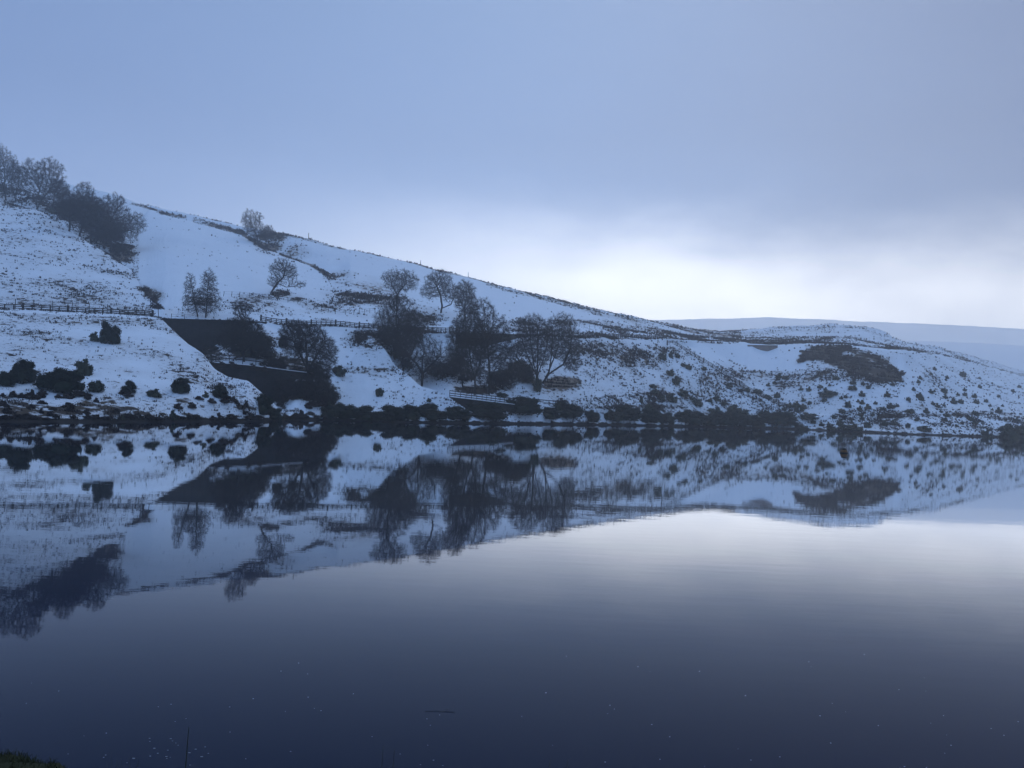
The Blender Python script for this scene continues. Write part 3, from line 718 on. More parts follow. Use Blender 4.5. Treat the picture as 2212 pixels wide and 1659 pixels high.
fence('post_and_rail_fence', 'long post and rail fence along the track from the birches into the trees', bench_pts(556, 980, 30), 1.15, 1.1, (.3, .65, 1.0), big=5)
fence('post_and_rail_fence', 'post and rail fence along the track right of the bare trees', bench_pts(1160, 1434, 20), 1.2, 1.1, (.3, .65, 1.0), big=6)
diag_v = pl((1436, 734), (1483, 762), (1535, 793), (1579, 822), (1617, 843), (1663, 865), (1720, 889), (1752, 903))
ey = pl((1440, 306), (1483, 304), (1535, 300), (1579, 297), (1617, 294), (1663, 291), (1720, 288), (1752, 287))
pts = []
for i in range(22):
    u = 1436 + (1752 - 1436) * i / 21; d = ray(u, hv(u)); yy = ey(u) - .6; x = d.x / d.y * yy; pts.append((x, yy, drop(x, yy)))
fence('post_and_rail_fence', 'post and rail fence running diagonally down the spur to the water', pts, 1.7, 1.3, (.35, .8, 1.2), big=8)
def hits(l): return [hit(u, v) for u, v in l]
def bridge_pts(l, Yf): return [at(u, v, Yf(u)) for u, v in l]
fence('footbridge_railing', 'long railing along the stone footbridge under the big trees',
      bridge_pts([(971, 855), (1040, 863), (1108, 872)], pl((971, 190.4), (1060, 192.6), (1108, 197))), 1.15, 1.12, (.12, .55, 1.05), cat='railing', pw=.1)
bp_ = hit(1192, 879)
fence('footbridge_railing', 'short railing over the small culvert right of the footbridge',
      [at(1159, 876, bp_.y), at(1192, 879, bp_.y), at(1227, 881, bp_.y)], 1.3, 1.45, (.15, .75, 1.38), cat='railing', pw=.1)
fence('gully_railing', 'railing along the snowy top of the lower gully wall',
      bridge_pts([(436, 778), (541, 787), (624, 798), (690, 806)], pl((430, 166.6), (690, 177.7))), 2.4, 1.35, (.7, 1.3), cat='railing', pw=.1)
fence('wire_fence', 'wire fence with leaning posts behind the left track fence', [tuple(Vector(p)) for p in bench_pts(-60, 335, 18, 4.2)], 3.3, 2.1, (1.3, 1.9), pw=.10, wire=True, tilt=.1)
fence('wire_fence', 'two bay wire fence left of the birches on the wall top', bench_pts(362, 420, 4, 4.2), 3.0, 1.3, (.7, 1.2), pw=.09, wire=True, tilt=.06)
fence('wire_fence', 'wire fence curving down the snowfield below the leaning tree',
      hits([(483, 640), (520, 641), (560, 645), (600, 649), (640, 655), (690, 668), (720, 678), (760, 681), (810, 675)]), 2.6, 1.25, (.6, 1.15), pw=.10, wire=True, tilt=.07)
fence('wire_fence', 'faint wire fence across the slope between the gully trees and the spur',
      hits([(1110, 702), (1190, 704), (1260, 708), (1330, 712), (1400, 716), (1470, 722)]), 2.9, 1.2, (.6, 1.1), pw=.10, wire=True, tilt=.06)
for i, (u, lb) in enumerate(((651, 'lone post on the skyline just right of the highest lone tree'), (896, 'lone post on the skyline above the gully trees'), (1000, 'lone post on the skyline midway down the ridge'))):
    d = ray(u, hv(u)); yy = crest_Y(u); x = d.x / d.y * yy
    mb = MB(); mb.box((0, 0, 1.1), (.22, .22, 2.9)); mb.box((0, 0, 2.59), (.26, .26, .08)); o = obj('wooden_post', mb.mesh('wooden_post', [wood])); o.location = (x, yy, drop(x, yy))
    tag(o, lb, 'post')

# ------------------------------------------------------------------ trees
def tubes(A, Bp, ra, rb, k):
    d = Bp - A; ln = np.linalg.norm(d, axis=1, keepdims=True); ln[ln == 0] = 1; d = d / ln
    ref = np.where(np.abs(d[:, 2:3]) > .9, np.array([[1., 0, 0]]), np.array([[0, 0, 1.]]))
    s = np.cross(d, ref); s /= np.linalg.norm(s, axis=1, keepdims=True); t = np.cross(d, s)
    a = np.arange(k) * 2 * math.pi / k
    ring = s[:, None] * np.cos(a)[None, :, None] + t[:, None] * np.sin(a)[None, :, None]
    ext = d * ra[:, None] * .25
    V = np.concatenate([(A - ext)[:, None] + ring * ra[:, None, None], (Bp + ext)[:, None] + ring * rb[:, None, None]], 1)
    n = len(A); o = np.arange(n)[:, None, None] * 2 * k; j = np.arange(k)
    q = np.stack([j, (j + 1) % k, (j + 1) % k + k, j + k], -1)[None] + o
    return V.reshape(-1, 3), q.reshape(-1, 4)
def grow(rng, stems, ells, n_attr, step):
    A = []
    vol = np.array([e[2] * e[3] * (e[4] if len(e) > 4 else 1) for e in ells]); vol = vol / vol.sum()
    for e, f in zip(ells, vol):
        n = int(n_attr * f) + 1; d = rng.normal(size=(n, 3)); d /= np.linalg.norm(d, axis=1, keepdims=True)
        r = rng.rand(n, 1) ** .42; p = d * r * np.array([e[2], max(e[2], e[3]) * .75, e[3]]); A.append(p + np.array([e[0], 0, e[1]]))
    A = np.concatenate(A); Pn = [np.zeros(3)]; par = [-1]
    for s in stems:
        cur = 0; prev = np.zeros(3)
        for w_ in s:
            w_ = np.array((w_[0], w_[2] if len(w_) > 2 else 0, w_[1]), float); L_ = np.linalg.norm(w_ - prev); k = max(1, int(round(L_ / step)))
            for j in range(1, k + 1):
                q = prev + (w_ - prev) * j / k + rng.normal(size=3) * step * .07
                Pn.append(q); par.append(cur); cur = len(Pn) - 1
            prev = w_
    kill = step * 1.25; act = np.ones(len(A), bool); near = np.zeros(len(A), int); nd_ = np.full(len(A), 1e9)
    def upd(i0, i1):
        new = np.array(Pn[i0:i1]); ia = np.where(act)[0]
        if not len(ia): return
        D = np.linalg.norm(A[ia][:, None] - new[None], axis=2); m = D.argmin(1); dm = D[np.arange(len(ia)), m]
        b = dm < nd_[ia]; nd_[ia[b]] = dm[b]; near[ia[b]] = m[b] + i0
        act[ia[dm < kill]] = False
    upd(0, len(Pn)); kids = {}
    for it in range(160):
        ia = np.where(act)[0]
        if len(ia) < 4: break
        un, inv = np.unique(near[ia], return_inverse=True); Pa = np.array(Pn)
        dv = A[ia] - Pa[near[ia]]; dv /= np.linalg.norm(dv, axis=1, keepdims=True)
        acc = np.zeros((len(un), 3)); np.add.at(acc, inv, dv)
        acc /= np.linalg.norm(acc, axis=1, keepdims=True) + 1e-9
        i0 = len(Pn); drop_ = []
        for j, u in enumerate(un):
            if kids.get(u, 0) >= 3: drop_.append(j); continue
            kids[u] = kids.get(u, 0) + 1
            q = acc[j] + rng.normal(size=3) * .28
            if par[u] >= 0:
                pd = Pa[u] - Pa[par[u]]; q = q + .35 * pd / (np.linalg.norm(pd) + 1e-9)
            q /= np.linalg.norm(q); Pn.append(Pa[u] + q * step); par.append(int(u))
        for j in drop_: act[ia[inv == j]] = False
        if len(Pn) == i0: break
        upd(i0, len(Pn))
    return np.array(Pn), np.array(par)
TREES = []
def tree(name, label, base_uv, crown, stems=None, dens=3, n=650, group=None, tw=.9, Y=None, seed=None, tipr=.02, cat='tree', sink=.3, twr=.016, thick=1.0):
    """base_uv image point of the foot; crown: [(u, v, ru, rv, weight)]; stems: [[(u, v[, depth]), ...]]"""
    b = hit(*base_uv) if Y is None else at(base_uv[0], base_uv[1], Y)
    if Y is not None: b.z = drop(b.x, b.y)
    sc = b.y / F; rs = np.random.RandomState(seed if seed is not None else int(base_uv[0] * 7 + base_uv[1]) % 9999)
    bu, bv = base_uv
    def loc(u, v):                      # image offset to metres in the upright plane through the foot
        p = at(u, v, b.y); return p.x - b.x, p.z - b.z
    ells = []
    for c in crown:
        x, z = loc(c[0], c[1]); ells.append((x, z, c[2] * sc, c[3] * sc, c[4] if len(c) > 4 else 1))
    if stems is None:
        m = crown[0]; stems = [[(bu * .6 + m[0] * .4, bv + (m[1] + m[3] * .6 - bv) * .9)]]
    st = []
    for s in stems: st.append([(*loc(p[0], p[1]), (p[2] if len(p) > 2 else rs.uniform(-.5, .5) * 1.5)) for p in s])
    Hh = max(e[1] + e[3] for e in ells); step = max(.30, Hh / 34)
    n = int(n * 1.35); dens = int(round(dens * 2.0))
    Pn, par = grow(rs, st, ells, n, step)
    k = len(Pn); r = np.zeros(k); acc = np.zeros(k); ex = 2.25
    nk = np.bincount(par[par >= 0], minlength=k)
    for i in range(k - 1, 0, -1):
        if nk[i] == 0: acc[i] = tipr ** ex
        r[i] = acc[i] ** (1 / ex); acc[par[i]] += acc[i] + (tipr * .25) ** ex
    r[0] = acc[0] ** (1 / ex) * 1.25; r = r * thick
    ch = np.where(par >= 0)[0]; A = Pn[par[ch]]; B_ = Pn[ch]; ra = np.minimum(r[par[ch]], r[ch] * 1.35); rb = r[ch]
    th = r[ch] > .075
    root = empty(name, (b.x, b.y, b.z - sink)); root_off = np.array((0, 0, sink))
    if th.any():
        A2, B2 = A[th].copy(), B_[th]; f = par[ch][th] == 0; A2[f, 2] -= sink
        v, q = tubes(A2 + root_off, B2 + root_off, ra[th], rb[th], 6)
        obj('trunk', build_mesh('trunk', v, [q], [bark], True), root)
    v, q = tubes((A + root_off)[~th], (B_ + root_off)[~th], ra[~th], rb[~th], 3)
    # twigs
    src = np.repeat(np.where(r[ch] < .075)[0], dens); m = len(src)
    if m:
        d = B_[src] - A[src]; d /= np.linalg.norm(d, axis=1, keepdims=True) + 1e-9
        d = d + rs.normal(size=(m, 3)) * .75 + np.array((0, 0, .15)); d /= np.linalg.norm(d, axis=1, keepdims=True)
        ln = rs.uniform(.35, 1.3, (m, 1)) * tw; s0 = B_[src] + root_off; tp = s0 + d * ln
        s2 = s0 + d * ln * .45; d2 = d + rs.normal(size=(m, 3)) * .7; d2 /= np.linalg.norm(d2, axis=1, keepdims=True); tp2 = s2 + d2 * ln * .6
        S_ = np.concatenate([s0, s2]); T_ = np.concatenate([tp, tp2]); D_ = T_ - S_; D_ /= np.linalg.norm(D_, axis=1, keepdims=True)
        a = np.cross(D_, np.array((.3, .5, .8))); a /= np.linalg.norm(a, axis=1, keepdims=True); c = np.cross(D_, a)
        rad = twr
        R3 = [S_ + rad * (a * math.cos(x) + c * math.sin(x)) for x in (0, 2.094, 4.189)]
        tv = np.stack(R3 + [T_], 1).reshape(-1, 3); o = np.arange(len(S_))[:, None, None] * 4 + len(v)
        tf = (np.array([(0, 1, 3), (1, 2, 3), (2, 0, 3)])[None] + o).reshape(-1, 3)
        v = np.concatenate([v, tv])
    obj('crown', build_mesh('crown', v, [q, tf], [twigm]), root)
    tag(root, label, cat, group); TREES.append(root); return root

GL = 'bare trees in the upper left gully'; GM = 'bare trees in the gully by the footbridge'
# upper left
tree('bare_tree', 'tall bare tree at the far left edge of the skyline', (13, 432), [(8, 372, 30, 52), (2, 335, 10, 28)], dens=8, n=1000, group=GL)
tree('bare_tree', 'slim forked bare tree between the tall edge tree and the round one', (33, 436), [(38, 385, 22, 34), (30, 362, 14, 18)], [[(36, 415), (42, 400)], [(30, 415), (24, 400)]], dens=4, n=500, group=GL)
tree('bare_tree', 'broad round bare tree topping the upper left gully', (80, 452), [(72, 380, 36, 38), (108, 380, 34, 40), (118, 412, 30, 30), (90, 415, 34, 26)], [[(82, 430), (84, 412)], [(92, 432), (104, 412)]], dens=8, n=1500, group=GL)
tree('bare_tree', 'small bare tree leaning right below the broad round one', (112, 462), [(128, 410, 24, 24)], dens=4, n=420, group=GL)
tree('bare_tree', 'spiky topped bare tree in the middle of the upper left gully', (171, 511), [(182, 425, 24, 34), (160, 452, 34, 30), (205, 458, 32, 32), (176, 480, 36, 26)], [[(176, 490), (182, 470)]], dens=8, n=1300, group=GL)
tree('bare_tree', 'bare tree leaning right from the upper gully edge over the dark bracken', (205, 527), [(228, 468, 40, 44), (245, 440, 30, 24), (262, 475, 28, 32), (215, 500, 34, 24)], [[(216, 510), (234, 488)]], dens=7, n=1300, group=GL)
tree('bare_tree', 'low spreading bare tree reaching right over the snowfield from the gully', (226, 532), [(290, 482, 28, 26), (262, 502, 34, 26)], [[(240, 512), (262, 500), (282, 498)], [(236, 512), (246, 490)]], dens=3, n=650, group=GL)
tree('bare_tree', 'grey bare tree behind the spiky topped one, filling the upper left gully', (150, 500), [(150, 440, 34, 30), (190, 445, 30, 28)], dens=5, n=900, group=GL)
tree('bare_tree', 'dark twiggy tree between the spiky topped and the right leaning ones', (196, 524), [(205, 475, 36, 32), (225, 500, 28, 18)], dens=6, n=1000, group=GL)
tree('bare_tree', 'low dark bush like tree just above the bracken patch of the upper left gully', (240, 545), [(238, 505, 32, 24)], dens=6, n=600, group=GL)
# hillside singles
tree('bare_tree', 'pale misty round crowned tree alone near the skyline', (558, 528), [(544, 476, 27, 24), (552, 500, 26, 24)], [[(554, 510), (548, 495)]], dens=4, n=620)
tree('bare_tree', 'small misty tree tucked right beside the lone skyline tree', (574, 530), [(578, 503, 15, 19)], dens=4, n=260)
tree('bare_tree', 'lone tree leaning right on the open snowfield with one low trailing branch', (586, 632), [(606, 580, 27, 24), (626, 590, 18, 24), (596, 606, 20, 16), (645, 615, 17, 9, .8)], [[(600, 612), (612, 598), (616, 582)], [(600, 612), (618, 620), (638, 618)]], dens=3, n=900, tw=.6)
tree('birch_tree', 'taller slender bare birch standing at the top of the tall gully wall', (444, 686), [(450, 612, 17, 32), (450, 645, 30, 32), (448, 668, 26, 14, .6)], [[(446, 660), (448, 630), (450, 600)]], dens=3, n=800, tw=.7, tipr=.014)
tree('birch_tree', 'thinner bare birch leaning left at the top of the tall gully wall', (427, 684), [(410, 615, 11, 28), (416, 648, 22, 32)], [[(422, 655), (414, 620)]], dens=3, n=420, tw=.6, tipr=.014)
tree('bare_bush', 'twiggy low bush growing at the right end of the tall gully wall', (524, 692), [(522, 668, 22, 20), (510, 660, 12, 12)], [[(520, 684)], [(528, 684)]], dens=4, n=380, cat='bush', tw=.6)
# gully 1
tree('bare_tree', 'dark dense spreading tree in the middle of the first gully', (527, 781), [(523, 718, 50, 34), (500, 735, 34, 28), (555, 735, 30, 26)], [[(526, 755), (524, 738)], [(528, 760), (545, 742)], [(524, 762), (500, 745)]], dens=7, n=1200, tw=.7, twr=.016)
tree('bare_tree', 'large fan shaped bare tree rising from the thicket of the first gully', (666, 826), [(655, 735, 55, 40), (640, 715, 40, 24), (700, 765, 30, 40), (690, 800, 35, 20, .6)],
     [[(664, 800), (652, 770), (634, 740)], [(666, 798), (664, 760), (660, 725)], [(668, 800), (684, 770), (700, 745)]], dens=5, n=2300, tw=.8)
# gully 2
tree('bare_tree', 'dark domed tree, left most of the big gully trees above the bank edge', (852, 775), [(862, 695, 54, 50), (840, 710, 40, 42), (885, 712, 38, 44), (860, 652, 30, 20), (856, 750, 40, 30, .6)], [[(855, 745), (860, 715)], [(850, 748), (842, 722)], [(858, 748), (880, 722)]], dens=6, n=1700, group=GM)
tree('bare_tree', 'round airy crown showing above the dark domed gully tree', (857, 690), [(864, 602, 42, 20), (866, 618, 36, 14)], [[(856, 650), (858, 636), (846, 615)], [(858, 636), (874, 615)]], Y=232, dens=3, n=800, group=GM)
tree('bare_tree', 'single airy tree with bent forked trunk on the slope above the track', (952, 676), [(948, 608, 32, 26), (970, 630, 26, 22), (930, 630, 24, 18)], [[(955, 662), (952, 640), (944, 618)], [(954, 666), (974, 658), (982, 640)]], dens=3, n=1000, group=GM, tipr=.022)
tree('bare_tree', 'slender grey tree just right of the bent forked one, behind the dark trees', (1004, 694), [(1004, 640, 26, 36), (1018, 660, 20, 20)], dens=4, n=700, group=GM)
tree('bare_tree', 'crooked open tree at the lip of the bank, left of the footbridge', (911, 834), [(905, 755, 46, 42), (940, 775, 34, 42), (880, 780, 32, 32), (915, 800, 40, 26, .6)],
     [[(912, 805), (900, 785), (882, 770)], [(914, 805), (935, 785), (950, 768)], [(912, 805), (912, 775)]], dens=3, n=800, group=GM, tipr=.026)
tree('bare_tree', 'leaning dark tree at the bank edge between domed and crooked trees', (872, 802), [(890, 728, 26, 26), (866, 740, 22, 24)], [[(868, 775), (890, 758), (902, 735)], [(864, 775), (862, 750)]], dens=4, n=600, group=GM)
tree('bare_tree', 'slender tree with dark trunk just left behind the footbridge railing', (1001, 840), [(992, 742, 30, 52), (985, 775, 24, 34)], [[(996, 810), (992, 780)]], dens=6, n=700, group=GM)
tree('bare_tree', 'straight trunked tree behind the middle of the footbridge railing', (1026, 850), [(1026, 740, 44, 56), (1010, 700, 32, 38), (1015, 790, 34, 36, .7)], [[(1026, 815), (1018, 790), (1014, 760)], [(1026, 815), (1036, 790), (1040, 760)]], dens=8, n=1500, group=GM, twr=.016)
tree('bare_tree', 'thick trunked tallest tree behind the right part of the footbridge', (1056, 852), [(1058, 735, 48, 66), (1040, 680, 32, 38), (1084, 765, 30, 56), (1060, 805, 40, 34, .7)], [[(1058, 815), (1056, 780), (1052, 740)], [(1058, 820), (1074, 790)]], dens=8, n=1900, group=GM, twr=.016)
tree('bare_tree', 'many stemmed fan shaped tree right of the mossy wall', (1158, 838), [(1150, 715, 36, 38), (1165, 745, 36, 50), (1135, 745, 22, 30)],
     [[(1158, 810), (1140, 770), (1128, 735)], [(1158, 808), (1150, 765), (1144, 720)], [(1160, 808), (1162, 765), (1162, 715)], [(1162, 810), (1176, 770), (1184, 735)], [(1160, 812), (1170, 760, 2)]], dens=6, n=2100, group=GM, tipr=.022)
tree('bare_tree', 'right most gully tree with one curved limb sweeping out over the snow', (1172, 828), [(1216, 705, 30, 30), (1222, 740, 34, 46), (1234, 770, 22, 36), (1195, 720, 22, 34)],
     [[(1186, 806), (1192, 760), (1194, 700)], [(1186, 808), (1218, 786), (1232, 752), (1236, 720)], [(1184, 806), (1206, 750, 2), (1210, 700, 2)]], dens=6, n=2300, group=GM, tipr=.022)
tree('bare_tree', 'thin kinked sapling left of the many stemmed tree', (1126, 800), [(1112, 758, 22, 14), (1126, 750, 16, 12)], [[(1126, 785), (1116, 770), (1118, 752)]], dens=3, n=220, group=GM, tipr=.028)
tree('bare_sapling', 'tiny bare sapling among bushes on the right hand slope', (1513, 847), [(1513, 822, 6, 14)], dens=2, n=60, cat='sapling', tw=.5)
# twiggy undergrowth, each clump its own thing
for (u, v_, ru, rv, lb) in ((612, 850, 30, 20, 'dark thicket against the face of the lower gully wall'), (700, 868, 34, 24, 'twiggy thicket right of the fan shaped tree foot'), (690, 838, 26, 24, 'thicket hiding the right end of the lower gully wall'), (555, 770, 40, 18, 'twiggy thicket above the middle of the lower gully wall'), (660, 856, 54, 24, 'dense dark thicket under the fan shaped tree of the first gully'), (590, 800, 30, 16, 'brambly thicket on top of the lower gully wall'),
                            (1085, 836, 36, 24, 'twiggy thicket just right of the thick trunked tree'), (1120, 822, 34, 22, 'twiggy thicket left of the many stemmed tree'),
                            (960, 812, 36, 18, 'low twiggy thicket between crooked tree and footbridge'), (840, 742, 26, 22, 'thicket at the foot of the dark domed tree')):
    tree('thicket', lb, (u, v_), [(u, v_ - rv * .6, ru, rv)], [[(u, v_ - 6)], [(u - ru * .5, v_ - 6)], [(u + ru * .5, v_ - 6)]], dens=7, n=520, tw=.7, cat='thicket', twr=.018)

# ------------------------------------------------------------------ evergreen shrubs
def bush_mesh(seed, lumps, n, leaf, m, spiky=0.0):
    """unit bush: 1 wide, 1 tall, made of many leaf faces over several lobes; leaf = size relative to width"""
    rs = np.random.RandomState(seed); C = []
    for i in range(lumps):
        a = rs.uniform(0, 6.28); d = .36 * rs.rand() ** .7
        C.append((d * math.cos(a), d * math.sin(a), .22 + .55 * (1 - (d / .42) ** 2) * rs.uniform(.35, 1), rs.uniform(.10, .19), rs.uniform(.10, .18)))
    C.append((0, 0, .28, .32, .34))
    for j in range(5):
        a = j * 1.257 + rs.uniform(-.3, .3); C.append((.27 * math.cos(a), .27 * math.sin(a), rs.uniform(.12, .22), rs.uniform(.15, .22), rs.uniform(.16, .26)))
    k = rs.randint(0, len(C), n); Ca = np.array(C)[k]
    d = rs.normal(size=(n, 3)); d /= np.linalg.norm(d, axis=1, keepdims=True)
    r = rs.uniform(.72, 1.06, (n, 1)) + (rs.rand(n, 1) < .16) * rs.uniform(0, .35 + spiky, (n, 1))
    p = Ca[:, :3] + d * r * np.stack([Ca[:, 3], Ca[:, 3], Ca[:, 4]], -1); p[:, 2] = np.maximum(p[:, 2], .01)
    a = rs.normal(size=(n, 3)); a /= np.linalg.norm(a, axis=1, keepdims=True); b = np.cross(a, d + rs.normal(size=(n, 3)) * .4); b /= np.linalg.norm(b, axis=1, keepdims=True) + 1e-9
    s = leaf * rs.uniform(.6, 1.5, (n, 1))
    V = np.stack([p - a * s, p - b * s * .5, p + a * s, p + b * s * .5], 1).reshape(-1, 3)
    q = np.arange(n)[:, None] * 4 + np.array([[0, 1, 2, 3]])
    # inner woody mass
    iv = []; it = []; 
    th_ = np.linspace(0, 2 * math.pi, 9)[:-1]
    for c in C:
        o = len(V) + sum(len(x) for x in iv); rg = []
        for z_ in (-.6, 0, .6):
            rr_ = math.sqrt(1 - z_ * z_) * .8
            rg += [(c[0] + c[3] * rr_ * math.cos(t) * rs.uniform(.8, 1.1), c[1] + c[3] * rr_ * math.sin(t), max(0, c[2] + c[4] * z_ * .85)) for t in th_]
        rg.append((c[0], c[1], c[2] + c[4] * .8)); iv.append(np.array(rg))
        f = []
        for a_ in (0, 8):
            f += [(o + a_ + j, o + a_ + (j + 1) % 8, o + a_ + 8 + (j + 1) % 8, o + a_ + 8 + j) for j in range(8)]
        it += f; it += [(o + 16 + j, o + 16 + (j + 1) % 8, o + 24, o + 24) for j in range(8)][:0]
        tri = [(o + 16 + j, o + 16 + (j + 1) % 8, o + 24) for j in range(8)]
        iv_t.extend(tri) if False else tris_acc.extend(tri)
    V = np.concatenate([V] + iv); q99 = np.percentile(V[:4 * n], 98.5, axis=0); q01 = np.percentile(V[:4 * n], 1.5, axis=0)
    V[:, :2] /= (q99 - q01)[:2]; V[:, 2] /= q99[2]
    res = build_mesh('evergreen_shrub', V, [np.concatenate([q, np.array(it)]), np.array(tris_acc)], [m]); tris_acc.clear(); return res
tris_acc = []; iv_t = []
BIG = [bush_mesh(s, 14, 3800, .026, leafm) for s in range(5)]
MID = [bush_mesh(20 + s, 8, 1100, .05, leafm2, .2) for s in range(4)]
SMALL = [bush_mesh(40 + s, 4, 260, .10, leafm2, .3) for s in range(4)]
HEA = [bush_mesh(60 + s, 5, 420, .08, heath, .3) for s in range(3)]
rb = random.Random(8)
def shrub(u, vb, wpx, hpx, label, kind=MID, name='evergreen_shrub', cat='shrub', group=None, shore=False, Yadd=0, lean=0, sink=.12):
    if shore:
        d = ray(u, hv(u)); yy = shoreY(u) + wpx * shoreY(u) / F * .28 + Yadd; p = Vector((d.x / d.y * yy, yy, 0.0)); p.z = max(0, drop(p.x, p.y) - .3)
        hpx = hpx
    else:
        p = hit(u, vb).copy(); p.y += Yadd
        if Yadd: p.z = drop(p.x, p.y)
    sc = p.y / F; o = obj(name, rb.choice(kind)); W = wpx * sc; Hh = hpx * sc
    o.location = (p.x, p.y, p.z - sink * Hh * .5); o.scale = (W * .80, W * .80 * rb.uniform(.8, 1.0), Hh * .88)
    o.rotation_euler = (0, lean, rb.choice([0, math.pi]) + rb.uniform(-.35, .35)); return tag(o, label, cat, group)
LB = 'evergreen shrubs on the left bank'
for a in [(237, 741, 54, 52, 'biggest lone dark shrub high on the left bank below the fence', BIG), (204, 737, 22, 24, 'small shrub touching the left side of the big lone high shrub', MID),
          (50, 826, 64, 56, 'tall pointed shrub near the left edge of the picture on the left bank', BIG), (8, 832, 50, 34, 'shrub cut by the left picture edge on the left bank', BIG),
          (130, 844, 108, 56, 'widest dark shrub of the left bank, low and domed', BIG), (181, 810, 42, 40, 'ragged shrub just above and right of the widest one', MID),
          (208, 846, 40, 28, 'low shrub right against the right end of the widest shrub', MID), (277, 850, 38, 33, 'round shrub alone between the widest shrub and the ragged pale one', BIG),
          (334, 857, 36, 20, 'pale ragged little shrub left of the large round one on the left bank', MID), (390, 848, 46, 37, 'large round shrub on the open snow of the left bank', BIG),
          (444, 858, 18, 15, 'very small shrub between two round ones on the left bank', SMALL), (475, 860, 38, 34, 'two lobed shrub near the right end of the left bank', BIG),
          (374, 906, 20, 24, 'small upright shrub standing right at the waterline of the left bank', SMALL), (265, 906, 14, 12, 'tiny shrub at the waterline left of the upright one', SMALL)]:
    shrub(*a[:5], kind=a[5], group=LB)
shrub(566, 893, 52, 48, 'large leaning shrub on the tip of the left bank by the stream mouth', BIG, group=LB)
shrub(590, 906, 44, 30, 'low dark shrub at the waterline under the leaning one', BIG, group=LB)
for a in [(612, 750, 25, 29, 'ball shaped shrub left of the fan shaped tree'), (648, 757, 24, 22, 'ball shaped dark shrub among the branches of the fan shaped tree')]:
    shrub(*a, kind=BIG)
for a in [(733, 812, 34, 26, 'evergreen shrub sticking out right of the fan shaped tree'), (820, 855, 22, 20, 'small round shrub alone on the snow of the second bank'),
          (710, 880, 24, 16, 'small reddish shrub at the right foot of the first gully'), (926, 868, 12, 10, 'tiny shrub on the second bank near the crest')]:
    shrub(*a, kind=MID)
SH = 'shoreline shrubs along the middle bank'
names = [(722, 50, 36, 'first dark shrub of the long shoreline row, beside the snowy inlet'), (757, 44, 33, 'second shrub of the shoreline row from its left end'),
         (795, 50, 33, 'third shrub of the shoreline row from its left end'), (838, 52, 36, 'fourth shrub of the shoreline row from its left end'),
         (880, 54, 35, 'fifth shrub of the shoreline row, with a bushy double top'), (932, 62, 37, 'broad shoreline shrub left of where the white bank tip meets the row'),
         (990, 54, 33, 'shoreline shrub just under the white tip of the second bank'), (1048, 76, 40, 'broad shoreline shrub directly below the footbridge wall'),
         (1126, 80, 40, 'highest domed shoreline shrub, right of the footbridge wall'), (1184, 46, 26, 'low shoreline shrub below the short railing'),
         (1226, 56, 36, 'round shoreline shrub ending the long row on the right'), (1277, 34, 26, 'round shrub standing alone in the gap of the shoreline row'),
         (1322, 40, 24, 'first shrub of the second shoreline row, right of the gap'), (1354, 54, 34, 'tall shrub near the left of the second shoreline row'),
         (1400, 54, 34, 'shoreline shrub below the small conical bush'), (1438, 40, 26, 'lower shrub in the middle left of the second shoreline row'),
         (1488, 56, 32, 'domed shrub in the middle of the second shoreline row'), (1524, 38, 24, 'low shrub filling the row right of the middle dome'),
         (1552, 50, 30, 'shoreline shrub under the two big upper bushes'), (1590, 54, 34, 'shrub in the right part of the second shoreline row'),
         (1628, 44, 26, 'low shrub left of the last big shoreline dome'), (1676, 76, 33, 'last big dome of the second shoreline row beside the diagonal fence')]
for u, w_, h_, lb in names: shrub(u, 0, w_ * 1.38, h_ * 1.05, lb, BIG, shore=True, group=SH)
RS = 'shrubs on the slope right of the trees'
